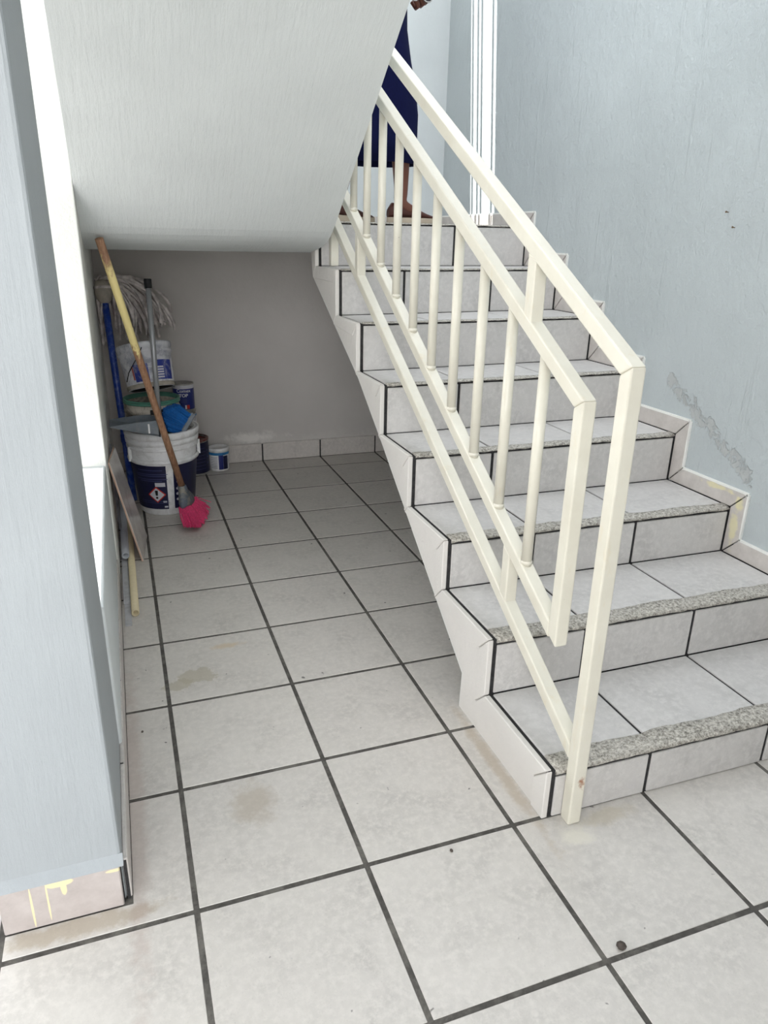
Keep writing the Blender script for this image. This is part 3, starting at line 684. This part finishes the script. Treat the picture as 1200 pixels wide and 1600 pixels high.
# ------------------------------------------------------------------ tilted paint pail on top
AX = Vector((-0.10, 0.30, 1.0)).normalized(); TC = Vector((0.262, 6.84, 1.625))
tk = thing('tilted_pail', TC, 'tilted white pail with smeared blue label on the stack', 'bucket')
def rt(z): return 0.295 + 0.045 * z / 0.56
MB().lathe([(0.01, 0.025), (0.27, 0.025), (0.28, 0.0), (0.297, 0.0), (0.300, 0.03), (rt(0.44), 0.44), (rt(0.44)+0.012, 0.445), (rt(0.5)+0.012, 0.47), (rt(0.5), 0.475), (rt(0.56)+0.014, 0.54), (rt(0.56)+0.010, 0.57), (0.30, 0.57), (0.26, 0.06), (0.01, 0.05)], TC, 44, AX).build('pail_body', m_smear, tk)
MB().lathe([(0.01, -0.001), (0.279, 0.006), (0.279, 0.024), (0.01, 0.024)], TC, 40, AX).build('shaded_base', m_dark, tk)  # shade on the recessed base painted as a dark disc
MB().lathe([(rt(0.03)+0.001, 0.005), (rt(0.03)+0.008, 0.01), (rt(0.06)+0.006, 0.055), (rt(0.06), 0.06)], TC, 44, AX).build('base_band', m_socket, tk)
lb1 = patch(TC, rt(0.08), -0.62, -0.02, 0.08, 0.30, rt(0.30), 12, 0.004, AX).build('label', m_blue_lab, tk)
lb2 = patch(TC, rt(0.08), 0.22, 1.1, 0.08, 0.33, rt(0.33), 12, 0.004, AX).build('label', m_blue_lab, tk)
pr = MB()
for i in range(5):
    v, f = rect_art(-0.05, 0.05, -0.010, 0.010); wrap(v, f, TC, rt, 0.46, 0.11 + i * 0.032, pr, 0.0065, AX)
pr.build('print_bars', m_print, lb2, normals=False)['kind'] = 'stuff'
pr = MB(); v, f = rect_art(-0.012, 0.012, -0.09, 0.09); wrap(v, f, TC, rt, -0.66, 0.20, pr, 0.0075, AX); pr.build('red_edge', simple('faded_red', srgb(170, 96, 88), 0.5), lb1, normals=False)
qr = Vector((0,0,1)).rotation_difference(AX)
arc = [TC + qr @ Vector(((rt(0.4) + 0.02) * math.sin(a), -(rt(0.4) + 0.02) * math.cos(a), 0.20 + 0.26 * k)) for a, k in ((-1.0, -0.35), (-0.8, 0.05), (-0.5, 0.45), (-0.25, 0.8), (-0.10, 1.15))]
MB().tube(arc, 0.006, 6).build('wire_handle', m_black, tk)

# ------------------------------------------------------------------ paint cans by the back wall
def can(name, c, r, h, label, lid_mat, body_mat, z0=0.0, group=None):
    t = thing(name, (c[0], c[1], z0), label, 'paint can', group); o = (c[0], c[1], z0)
    MB().lathe([(0.005, 0.0), (r - 0.012, 0.0), (r, 0.0), (r, 0.018), (r - 0.008, 0.022), (r - 0.008, h - 0.024), (r, h - 0.02), (r, h), (r - 0.02, h), (r - 0.03, h - 0.02), (0.005, h - 0.02)], o, 36).build('can_body', m_tin, t)
    MB().lathe([(0.005, h - 0.019), (r - 0.05, h - 0.019), (r - 0.045, h - 0.012), (r - 0.028, h - 0.012), (r - 0.026, h - 0.019)], o, 36).build('lid', lid_mat, t)
    return t, o
# dark four-litre can with dried red paint on top
t1, o1 = can('navy_paint_can', (0.838, 8.25), 0.25, 0.55, 'navy paint can with dried red paint on its lid, behind the white bucket', m_rust, m_tin)
patch(o1, 0.243, -math.pi, math.pi, 0.03, 0.515, 0.243, 40, 0.006).build('label', m_navy, t1)
pr = MB()
for i in range(7):
    v, f = rect_art(-0.10, 0.10, -0.003, 0.003); wrap(v, f, o1, lambda z: 0.243, 0.35, 0.10 + i * 0.055, pr, 0.0085)
for i in range(3):
    v, f = rect_art(-0.012, 0.012, -0.012, 0.012); wrap(v, f, o1, lambda z: 0.243, 0.98, 0.18 + i * 0.10, pr, 0.0085)
pr.build('fine_print', m_print_dim, t1, normals=False)['kind'] = 'stuff'
MB().lathe([(0.20, 0.54), (0.254, 0.535), (0.256, 0.562), (0.21, 0.565)], o1, 30).build('paint_crust', m_rust, t1)
# stack of two one-litre cans on it
t2_, o2 = can('white_paint_can', (0.775, 8.24), 0.158, 0.45, 'paint-smeared white can underneath the blue can', m_tin, m_tin, z0=0.565)
patch(o2, 0.151, -math.pi, math.pi, 0.03, 0.40, 0.151, 32, 0.006).build('label', m_smear, t2_)
MB().lathe([(0.151, 0.36), (0.161, 0.365), (0.161, 0.385), (0.151, 0.39)], o2, 30).build('blue_stripe', m_cyan, t2_)
t3, o3 = can('blue_paint_can', (0.765, 8.24), 0.158, 0.42, 'blue paint can lettered TOP, topmost of the can stack', m_tin, m_tin, z0=1.015)
lb = patch(o3, 0.151, -math.pi, math.pi, 0.03, 0.345, 0.151, 32, 0.006).build('label', m_blue_can, t3)
patch(o3, 0.151, -math.pi, math.pi, 0.345, 0.40, 0.151, 32, 0.006).build('white_band', m_print, t3)
ca3 = math.atan2(-0.088 - o3[0], o3[1] + 3.14)
v, f = text_art('Comex', 0.050, 0.02); wrap(v, f, o3, lambda z: 0.151, ca3 + 0.02, 0.315, lift=0.0085).build('brand_lettering', m_print, lb, normals=False)
v, f = text_art('TOP', 0.048, 0.04); wrap(v, f, o3, lambda z: 0.151, ca3 - 0.02, 0.245, lift=0.0085).build('lettering', m_print, lb, normals=False)
pr = MB()
for i in range(3):
    v, f = rect_art(-0.06, 0.05, -0.003, 0.003); wrap(v, f, o3, lambda z: 0.151, ca3 - 0.05, 0.185 - i * 0.022, pr, 0.0085)
pr.build('fine_print', m_print_dim, lb, normals=False)['kind'] = 'stuff'
v, f = rect_art(-0.022, 0.0, -0.03, 0.03); wrap(v, f, o3, lambda z: 0.151, ca3 + 0.22, 0.07, lift=0.0085).build('white_mark', m_print, lb, normals=False)
v, f = rect_art(-0.002, 0.04, -0.03, 0.03); wrap(v, f, o3, lambda z: 0.151, ca3 + 0.24, 0.07, lift=0.0085).build('red_mark', m_red, lb, normals=False)
# small white-lidded can on the floor
o4 = (1.245, 8.30, 0.0); t4 = thing('small_paint_pot', o4, 'small white and blue paint pot with a white lid on the recess floor', 'paint can')
MB().lathe([(0.005, 0.0), (0.148, 0.0), (0.155, 0.015), (0.158, 0.30), (0.15, 0.31), (0.005, 0.31)], o4, 36).build('pot_body', m_plastic_white, t4)
MB().lathe([(0.155, 0.305), (0.164, 0.308), (0.166, 0.355), (0.158, 0.372), (0.135, 0.374), (0.128, 0.364), (0.005, 0.364)], o4, 36).build('lid', m_plastic_white, t4)
ca4 = math.atan2(-0.088 - o4[0], o4[1] + 3.14)
patch(o4, 0.158, -math.pi, math.pi, 0.265, 0.305, 0.158, 32, 0.004).build('cyan_band', m_cyan, t4)
patch(o4, 0.156, ca4 - 0.05, ca4 + 0.42, 0.03, 0.264, 0.158, 8, 0.004).build('blue_panel', m_blue_can, t4)
patch(o4, 0.156, ca4 + 0.44, ca4 + 0.95, 0.03, 0.25, 0.158, 8, 0.004).build('navy_panel', m_navy, t4)
pr = MB()
for i in range(7):
    v, f = rect_art(-0.055, 0.055, -0.003, 0.003); wrap(v, f, o4, lambda z: 0.157, ca4 - 0.5, 0.06 + i * 0.028, pr, 0.006)
pr.build('fine_print', m_print_dim, t4, normals=False)['kind'] = 'stuff'

# ------------------------------------------------------------------ mop leaning head-up in the corner
mp = thing('string_mop', (-0.10, 7.15, 0), 'string mop with blue handle, grey strands up, leaning in the corner', 'mop')
M0, M1 = Vector((-0.115, 7.12, 0.0)), Vector((-0.212, 7.62, 2.74))
MB().tube([M0, M0.lerp(M1, 0.33), M0.lerp(M1, 0.66), M1], 0.048, 12).build('handle', m_blue_handle, mp)
MB().lathe([(0.045, -0.02), (0.055, 0.0), (0.055, 0.10), (0.045, 0.12)], M0.lerp(M1, 0.30), 12, M1 - M0).build('handle_sleeve', m_blue_handle, mp)
ax = (M1 - M0).normalized()
MB().lathe([(0.03, -0.10), (0.085, -0.05), (0.115, 0.03), (0.112, 0.13), (0.09, 0.20), (0.02, 0.23)], M1, 18, ax).build('yarn_collar', m_socket, mp)
MB().lathe([(0.116, 0.10), (0.122, 0.115), (0.116, 0.135)], M1, 18, ax).build('binding_ring', m_yarn, mp)
yr = MB(); rnd = random.Random(3)
top_c = M1 + ax * 0.15
PAIL_C = TC + AX * 0.30
def clear(p, lo=True):
    # keep strands outside the pail and in front of the walls
    rel = p - TC; h = rel.dot(AX); rad = rel - AX * h
    if -0.05 < h < 0.60 and rad.length < 0.385: p = TC + AX * h + rad.normalized() * (0.385 + 0.01)
    if p.x < -0.30: p.x = -0.30 + rnd.uniform(0, 0.02)
    if p.y > 8.50: p.y = 8.50
    return p
for i in range(95):
    # strands spring from the collar, arch over the back and fall mostly to the right
    if rnd.random() < 0.72: a = rnd.gauss(0.25, 0.55); 
    else: a = rnd.uniform(1.2, 4.0)
    out = Vector((math.cos(a), math.sin(a) * 0.55, 0)); ln = rnd.uniform(0.55, 1.0)
    reach = rnd.uniform(0.18, 0.72) if out.x > 0 else rnd.uniform(0.05, 0.14)
    if out.x > 0.6 and rnd.random() < 0.25: reach = rnd.uniform(0.75, 0.98); ln = rnd.uniform(0.62, 0.75)
    p = top_c + Vector((rnd.uniform(-0.05, 0.06), rnd.uniform(0.0, 0.10), rnd.uniform(-0.02, 0.06))); pts = []
    ph = rnd.uniform(0, 6); wv = rnd.uniform(0.02, 0.06); lift = rnd.uniform(0.04, 0.16)
    for k in range(12):
        u = k / 11
        q = p + out * reach * (1 - (1-u)**1.7) + Vector((0, 0, lift * math.sin(min(1, u*2.2) * math.pi/2) * (1-u) * 1.5 - ln * 0.80 * u**1.6))
        q += Vector((math.sin(ph + u*6.5), math.cos(ph*1.3 + u*5), 0.4*math.sin(ph*2 + u*7))) * wv * u
        pts.append(clear(q))
    yr.tube(pts, [0.021 + 0.008*math.sin(ph + j*1.3) for j in range(12)], 5)
ym = yr.build('yarn_strands', m_yarn, mp, normals=False); ym['kind'] = 'stuff'

# ------------------------------------------------------------------ pink broom
br_ = thing('push_broom', (0.64, 5.95, 0), 'broom with pink bristles and worn yellow wooden handle leaning against the soffit', 'broom')
H1 = Vector((-0.170, 5.03, 3.486)); H0 = Vector((0.49, 6.00, 0.50))
MB().tube([H0 - (H1-H0).normalized()*0.05, H0.lerp(H1, 0.25), H0.lerp(H1, 0.5), H0.lerp(H1, 0.75), H1], 0.042, 12).build('handle', m_wood, br_)
ax = (H0 - H1).normalized()                      # pointing down the broom
wd = Vector((0.26, 0.72, 0)).normalized()        # width direction of the head
tdir = ax.cross(wd).normalized()
def ringh(c, hw, ht, n=16): return [c + wd * hw * math.cos(2*math.pi*k/n) + tdir * ht * math.sin(2*math.pi*k/n) for k in range(n)]
dn = Vector((0.20, -0.02, -1)).normalized()
HC = H0 + ax * 0.02
sk = [ringh(H0 - ax*0.03, 0.055, 0.055), ringh(H0 + ax*0.05, 0.075, 0.06), ringh(H0 + ax*0.12 , 0.15, 0.07), ringh(H0 + ax*0.20 + wd*0.0, 0.22, 0.08), ringh(H0 + ax*0.27, 0.225, 0.08)]
MB().loft(sk).build('socket', m_bsock, br_)
brs = MB(); rnd = random.Random(5); base = H0 + ax * 0.25
for i in range(650):
    u = rnd.uniform(-1, 1); v_ = rnd.uniform(-1, 1)
    p0 = base + wd * u * 0.20 + tdir * v_ * 0.06
    foot = Vector((0.655, 5.93, 0.0)) + wd * u * 0.37 + Vector((0.94, -0.34, 0)) * v_ * 0.09
    foot.z = 0.006 + rnd.uniform(0, 0.03) + 0.09 * abs(u)**2 + (0.05 if rnd.random() < 0.2 else 0)
    mid = p0.lerp(foot, 0.5) + Vector((rnd.uniform(-1, 1), rnd.uniform(-1, 1), 0.3)) * 0.012
    brs.tube([p0, mid, foot], [0.0055, 0.006, 0.005], 4)
bb_ = brs.build('bristles', m_pink, br_, normals=False); bb_['kind'] = 'stuff'

# ------------------------------------------------------------------ dustpan with long tube handle
dp = thing('dustpan', (0.0, 6.26, 1.19), 'grey long-handled dustpan lying across the white bucket', 'dustpan')
y0, y1 = 6.06, 6.46
pan = MB(); zA, zB = 1.335, 1.165
pan.hexa([(-0.30, y0, zA-.01), (0.285, y0, zB), (0.285, y1, zB), (-0.30, y1, zA-.01)], [(-0.30, y0, zA), (0.285, y0, zB+.022), (0.285, y1, zB+.022), (-0.30, y1, zA)])
pan.build('pan', m_pan, dp)
for y in (y0, y1 - 0.018):
    MB().prism([(-0.29, y, zA), (0.285, y, zB + .01), (0.285, y, 1.375), (0.0, y, 1.365)], (0, 0, 0), (0, 0.018, 0)).build('side_wall', m_pan, dp)
MB().box(0.268, 0.288, y0, y1, zB, 1.385).build('back_wall', m_pan, dp)
MB().box(0.145, 0.165, y0 - 0.004, y0 + 0.002, 1.22, 1.34).build('pale_rib', m_plastic_white, dp)
D0, D1 = Vector((0.297, 6.30, 1.30)), Vector((0.312, 6.40, 2.96))
MB().tube([D0, D0.lerp(D1, 0.5), D1], 0.033, 12).build('tube_handle', m_alu, dp)
MB().lathe([(0.005, -0.03), (0.045, -0.03), (0.045, 0.07), (0.038, 0.078), (0.005, 0.078)], D1, 14, D1 - D0).build('grip_cap', m_black, dp)

# ------------------------------------------------------------------ blue scrubbing brush in the bucket
sb_ = thing('scrub_brush', (0.55, 6.42, 1.06), 'blue bristled brush head with grey back standing in the white bucket', 'brush')
bdir = Vector((0.55, 0.12, 0.80)).normalized()       # along the grey back
fan = Vector((-0.80, -0.10, 0.56)).normalized()      # the bristles point up-left
nrm = bdir.cross(fan).normalized(); O = Vector((0.525, 6.40, 1.07))
MB().hexa([O + bdir*a + fan*b - nrm*0.065 for a, b in ((0, -0.035), (0.36, -0.035), (0.36, 0.03), (0, 0.03))], [O + bdir*a + fan*b + nrm*0.065 for a, b in ((0, -0.035), (0.36, -0.035), (0.36, 0.03), (0, 0.03))]).build('brush_back', m_pan, sb_, bevel=0.012)
bs = MB(); rnd = random.Random(9)
for i in range(420):
    u = rnd.uniform(0, 1); v_ = rnd.uniform(-1, 1)
    p0 = O + bdir * (0.03 + 0.30*u) + fan * 0.025 + nrm * v_ * 0.055
    ln = 0.31 - 0.17 * (abs(u - 0.55) / 0.55) ** 1.5
    e = p0 + fan * ln + bdir * (u - 0.5) * 0.06 + nrm * v_ * 0.03 + Vector((rnd.uniform(-1,1), rnd.uniform(-1,1), rnd.uniform(-1,1))) * 0.012
    bs.tube([p0, e], 0.009, 4)
o = bs.build('bristles', m_bluebr, sb_, normals=False); o['kind'] = 'stuff'
# crumpled rag in the bucket mouth
rg = MB(); rnd = random.Random(2); rings = []
for j in range(9):
    t_ = math.pi * (0.03 + 0.94*j/8) - math.pi/2
    rings.append([Vector((0.62, 6.66, 1.08)) + Vector((math.cos(t_)*math.cos(k*math.pi/9)*0.10, math.cos(t_)*math.sin(k*math.pi/9)*0.13, math.sin(t_)*0.10)) * rnd.uniform(0.75, 1.2) for k in range(18)])
tag(rg.loft(rings).build('rag', m_rag), 'crumpled grey rag in the mouth of the white bucket', 'rag')

# ------------------------------------------------------------------ leaning tile, pipes, strips along the left wall
tl_ = thing('leaning_tile', (-0.05, 5.3, 0), 'glossy beige tile leaning against the left wall', 'tile')
A = [Vector((-0.073, 4.93, 0.005)), Vector((0.0, 5.70, 0.005)), Vector((-0.258, 5.70, 1.175)), Vector((-0.316, 4.93, 1.21))]
nn = (A[1]-A[0]).cross(A[3]-A[0]).normalized(); nn = nn if nn.x > 0 else -nn
MB().hexa([q - nn*0.022 for q in A], [q - nn*0.006 for q in A]).build('clay_body', m_tile_edge, tl_)
MB().hexa([q - nn*0.006 for q in A], [q for q in A]).build('glaze', m_tile_glz, tl_)
def pipe(name, p0, p1, r, mat, label):
    t = thing(name, p0, label, 'pipe'); p0 = Vector(p0); p1 = Vector(p1); d = p1 - p0; L = d.length
    MB().lathe([(r*0.72, 0.0), (r, 0.0), (r, L), (r*0.72, L), (r*0.72, 0.0)], p0, 16, d).build('pipe_wall', mat, t)
    return t
pipe('grey_pipe', (-0.264, 4.93, 0.094), (-0.268, 8.2, 0.094), 0.042, m_pvc_grey, 'grey plastic pipe lying along the left wall')
pipe('cream_pipe', (-0.205, 3.60, 0.040), (-0.208, 8.0, 0.040), 0.038, m_pvc_cream, 'cream plastic pipe lying along the left wall')
tag(MB().box(-0.305, -0.243, 3.42, 7.9, 0.002, 0.014).build('metal_strip', m_strip), 'pale metal strip on the floor reaching furthest towards the pillar', 'metal strip')
tag(MB().prism([(-0.310, 3.88, 0.016), (-0.252, 3.88, 0.016), (-0.252, 3.88, 0.024), (-0.302, 3.88, 0.024), (-0.302, 3.88, 0.05), (-0.310, 3.88, 0.05)], (0, 0, 0), (0, 4.0, 0)).build('metal_angle', m_strip), 'pale metal angle bar on top of the flat strip', 'metal strip')
tag(MB().hexa([(-0.318, 5.76, 0.1), (-0.29, 5.76, 0.1), (-0.29, 5.95, 0.1), (-0.318, 5.95, 0.1)], [(-0.324, 5.76, 1.15), (-0.30, 5.76, 1.15), (-0.30, 5.95, 1.15), (-0.324, 5.95, 1.15)]).build('board_offcut', m_plank), 'narrow grey board standing behind the leaning tile', 'board')

# ------------------------------------------------------------------ small marks: chips, nails
pb = MB(); rnd = random.Random(4); rings = []
for j in range(7):
    t_ = math.pi*(0.04 + 0.92*j/6) - math.pi/2
    rings.append([Vector((2.117, -0.962, 0.022)) + Vector((math.cos(t_)*math.cos(k*math.pi/5)*0.027, math.cos(t_)*math.sin(k*math.pi/5)*0.025, math.sin(t_)*0.018)) * rnd.uniform(0.85, 1.15) for k in range(10)])
tag(pb.loft(rings).build('pebble', m_pebble), 'small dark pebble on the front floor tile by the joint', 'pebble')
for (x, y, r), lab in (((1.53, -0.07, 0.010), 'tiny grey stone chip beside the floor joint left of the stair foot'), ((-0.22, 1.72, 0.009), 'tiny black crumb on the floor near the low left wall')):
    pb = MB(); pb.sphere((x, y, r*0.7), (r, r*1.3, r*0.75), 8, 5); tag(pb.build('crumb', m_pebble), lab, 'crumb')
for (y, z), lab in (((2.333, 3.819), 'upper rusty nail in the right wall'), ((2.227, 3.692), 'lower nail in the right wall')):
    t = thing('wall_nail', (XW, y, z), lab, 'nail')
    MB().tube([(XW + 0.02, y, z), (XW - 0.025, y, z + 0.004)], 0.004, 8).build('shank', m_nail, t)
    MB().tube([(XW - 0.023, y, z + 0.004), (XW - 0.029, y, z + 0.005)], 0.009, 10).build('nail_head', m_nail, t)
#PART3
# ------------------------------------------------------------------ woman walking across the landing (seen below the waist)
PO = Vector((3.05, 6.02, 3.728))
def pl(v): return PO + Vector(v) / S            # local metres -> tile units (facing +x)
per = thing('person', PO, 'person in long navy skirt and brown shoes walking across the landing', 'person')
def skin_mesh(name, verts, edges, radii, root=0, sub=2):
    me = bpy.data.meshes.new(name); me.from_pydata(verts, edges, []); ob = bpy.data.objects.new(name, me); C.objects.link(ob)
    m1 = ob.modifiers.new('skin', 'SKIN'); m2 = ob.modifiers.new('sub', 'SUBSURF'); m2.levels = sub; m2.render_levels = sub
    for i, r in enumerate(radii):
        s_ = me.skin_vertices[0].data[i]; s_.radius = (r, r) if not isinstance(r, tuple) else r; s_.use_root = (i == root)
    out = bpy.data.meshes.new_from_object(ob.evaluated_get(bpy.context.evaluated_depsgraph_get()))
    bpy.data.objects.remove(ob); return out
J = [((-0.01, 0, 0.88), 0.095), ((-0.005, 0, 1.00), 0.092), ((0.0, 0, 1.14), 0.10), ((-0.005, 0, 1.27), 0.075), ((0.005, 0, 1.345), 0.046), ((0.02, 0, 1.40), 0.058), ((0.028, 0, 1.47), 0.080), ((0.025, 0, 1.535), 0.066),
     ((0.0, -0.15, 1.27), 0.048), ((-0.02, -0.185, 1.03), 0.037), ((0.075, -0.150, 0.845), 0.025), ((0.115, -0.140, 0.80), (0.018, 0.032)),
     ((0.0, 0.15, 1.27), 0.048), ((-0.04, 0.19, 1.02), 0.037), ((0.0, 0.20, 0.82), 0.025), ((0.03, 0.20, 0.765), (0.018, 0.030)),
     ((0.0, -0.065, 0.78), 0.068), ((0.075, -0.060, 0.47), 0.050), ((0.088, -0.058, 0.33), 0.047), ((0.098, -0.055, 0.13), 0.030), ((0.095, -0.055, 0.070), 0.030), ((0.20, -0.055, 0.030), 0.012),
     ((-0.02, 0.065, 0.78), 0.068), ((-0.03, 0.06, 0.45), 0.050), ((-0.075, 0.055, 0.31), 0.050), ((-0.125, 0.05, 0.14), 0.030), ((-0.140, 0.05, 0.080), 0.030), ((-0.05, 0.05, 0.030), 0.012)]
E_l = [(0,1),(1,2),(2,3),(3,4),(4,5),(5,6),(6,7),(3,8),(8,9),(9,10),(10,11),(3,12),(12,13),(13,14),(14,15),(0,16),(16,17),(17,18),(18,19),(19,20),(20,21),(0,22),(22,23),(23,24),(24,25),(25,26),(26,27)]
bm_ = skin_mesh('body', [j[0] for j in J], E_l, [j[1] for j in J])
hb = MB()
hb.v = [pl(v.co) for v in bm_.vertices]; hb.f = [list(p.vertices) for p in bm_.polygons]; hb.sm = [True] * len(hb.f)
def fingers(wr, palm, side):
    # wr, palm: local metres; four curled fingers and a thumb leaving the side of the palm
    wr, palm = Vector(wr), Vector(palm); d = (palm - wr).normalized(); lat = Vector((0.75, 0.10 * side, 0.65)); lat = (lat - d * lat.dot(d)).normalized(); nor = d.cross(lat)
    if nor.y * side > 0: nor = -nor
    for i, (o, L) in enumerate(((-0.030, 0.058), (-0.010, 0.068), (0.010, 0.072), (0.029, 0.064))):
        b0 = palm + lat * o + d * 0.012; k1 = b0 + d * L * 0.55 + nor * 0.006; k2 = k1 + d * L * 0.12 + nor * -0.030 * -1; k3 = k2 - d * L * 0.40 + nor * 0.012
        hb.tube([pl(b0), pl(b0.lerp(k1, 0.6)), pl(k1), pl(k2), pl(k3)], [0.0095/S, 0.0095/S, 0.009/S, 0.0085/S, 0.0065/S], 8)
    t0 = palm - d * 0.020 + lat * 0.030; t1 = t0 + lat * 0.022 + d * 0.022 + nor * 0.010; t2_ = t1 - lat * 0.008 + d * 0.026 + nor * 0.014
    hb.tube([pl(t0), pl(t1), pl(t2_)], [0.012/S, 0.0105/S, 0.0075/S], 8)
fingers(J[10][0], J[11][0], -1); fingers(J[14][0], J[15][0], 1)
# nose, ears
hb.sphere(pl((0.112, 0, 1.455)), (0.014/S, 0.011/S, 0.020/S), 10, 6)
for sgn in (-1, 1): hb.sphere(pl((0.022, sgn*0.080, 1.455)), (0.016/S, 0.007/S, 0.028/S), 10, 6)
hb.build('body', m_skin, per, normals=False)
for sgn in (-1, 1):
    eye = MB().sphere(pl((0.098, sgn*0.030, 1.475)), (0.010/S, 0.013/S, 0.008/S), 10, 6).build('eye', m_print, per)
    MB().sphere(pl((0.107, sgn*0.030, 1.475)), (0.003/S, 0.006/S, 0.006/S), 8, 5).build('iris', m_black, eye)
MB().sphere(pl((0.100, 0, 1.415)), (0.006/S, 0.024/S, 0.007/S), 10, 6).build('mouth', simple('lips', srgb(140, 70, 66), 0.5), per)
def ring(cx, cy, z, a, b, n=40, wob=0.0, ph=0): return [pl((cx + a*(1 + wob*math.sin(7*t+ph))*math.cos(t), cy + b*(1 + wob*math.sin(9*t+ph))*math.sin(t), z)) for t in [2*math.pi*k/n for k in range(n)]]
sk = MB().loft([ring(-0.01, 0, 0.98, 0.098, 0.125), ring(-0.015, 0, 0.90, 0.108, 0.150), ring(-0.015, 0, 0.80, 0.122, 0.170), ring(-0.012, 0, 0.68, 0.124, 0.170), ring(0.0, 0, 0.58, 0.132, 0.165, wob=0.01),
    ring(0.014, 0, 0.48, 0.146, 0.155, wob=0.015), ring(0.018, 0, 0.40, 0.156, 0.145, wob=0.02), ring(0.015, 0, 0.31, 0.160, 0.136, wob=0.025), ring(0.012, 0, 0.222, 0.166, 0.136, wob=0.03),
    ring(0.012, 0, 0.222, 0.160, 0.130, wob=0.03), ring(0.012, 0, 0.34, 0.150, 0.128, wob=0.02)], cap=False)
sk.build('skirt', m_navyskirt, per, normals=False)
bl2 = MB().loft([ring(-0.01, 0, 0.95, 0.104, 0.130), ring(-0.005, 0, 1.05, 0.100, 0.128), ring(0.0, 0, 1.15, 0.108, 0.142), ring(-0.003, 0, 1.25, 0.098, 0.160), ring(-0.005, 0, 1.30, 0.080, 0.140), ring(0.0, 0, 1.325, 0.055, 0.075)])
for sgn in (-1, 1):
    a_, b_ = Vector(J[8][0] if sgn < 0 else J[12][0]), Vector(J[9][0] if sgn < 0 else J[13][0])
    bl2.tube([pl(a_ + Vector((0, -sgn*0.05, 0.02))), pl(a_), pl(a_.lerp(b_, 0.45)), pl(a_.lerp(b_, 0.75))], [0.062/S, 0.060/S, 0.056/S, 0.058/S], 18)
bl2.build('blouse', m_blouse, per)
hr = MB(); hr.sphere(pl((-0.004, 0, 1.495)), (0.098/S, 0.092/S, 0.092/S), 20, 12); hr.sphere(pl((-0.085, 0, 1.46)), (0.045/S, 0.048/S, 0.045/S), 14, 8)
hr.build('hair', m_hair, per)
def shoe(hx, hy, ang, pitch=0.0):
    L = 0.232; ca, sa = math.cos(ang), math.sin(ang)
    def T(x, y, z): z += pitch * max(0, (0.10 - x)) ; return pl((hx + ca*x - sa*y, hy + sa*x + ca*y, z))
    def sect(x, w_, z0, z1, n=16):
        out = []
        for k in range(n):
            t = 2*math.pi*k/n; out.append(T(x, w_*math.cos(t)*(1 if math.sin(t) < 0 else 0.9), (z0+z1)/2 + (z1-z0)/2*math.sin(t)))
        return out
    so = MB().loft([[T(x, w_*math.cos(2*math.pi*k/16), z) for x, w_, z in [(x0, w0, zz_)] for k in range(1)] and [T(x0 + 0*k, 0, 0) for k in range(0)] or [T(0.116 + 0.116*math.cos(2*math.pi*k/28), (0.036 + 0.006*math.cos(2*math.pi*k/28))*math.sin(2*math.pi*k/28)*(1.0), zz_) for k in range(28)] for x0, w0, zz_ in ((0, 0, 0.0), (0, 0, 0.012), (0, 0, 0.022))], smooth=False)
    s0 = so.build('shoe', m_sole, per)
    s0['label'] = 'brown leather shoe with pale sole'
    upp = MB().loft([sect(0.004, 0.014, 0.02, 0.055), sect(0.022, 0.032, 0.018, 0.078), sect(0.06, 0.036, 0.018, 0.076), sect(0.10, 0.036, 0.018, 0.066), sect(0.14, 0.037, 0.018, 0.056), sect(0.18, 0.036, 0.018, 0.040), sect(0.212, 0.026, 0.018, 0.032), sect(0.228, 0.010, 0.018, 0.025)])
    upp.build('upper', m_shoe, s0)
    MB().tube([T(0.135, -0.030, 0.046), T(0.138, 0, 0.057), T(0.135, 0.030, 0.046)], 0.004/S, 8).build('shoe_strap', m_shoe, s0)
shoe(0.040, -0.050, 0.10); shoe(-0.200, 0.055, 0.10, 0.12)

# eyeglasses held in the near hand
hp = Vector((0.118, -0.152, 0.795))
eg = thing('eyeglasses', pl(hp), 'folded dark eyeglasses held in the walking person\'s hand', 'eyeglasses')
for k, dx in enumerate((-0.030, 0.022)):
    c = pl(hp + Vector((dx, -0.012, -0.022)))
    MB().lathe([(0.003, -0.003), (0.062, -0.003), (0.062, 0.003), (0.003, 0.003)], c, 20, (0.1, -1, 0.2)).build('lens', m_lens, eg)
    MB().lathe([(0.060, -0.006), (0.069, -0.006), (0.069, 0.006), (0.060, 0.006), (0.060, -0.006)], c, 20, (0.1, -1, 0.2)).build('lens_rim', m_tin, eg)
for dz in (0.0, -0.010):
    MB().tube([pl(hp + Vector((0.03, -0.014, dz))), pl(hp + Vector((0.075, -0.010, dz + 0.004))), pl(hp + Vector((0.100, -0.004, dz - 0.006)))], 0.0022/S, 6).build('temple_arm', m_black, eg)
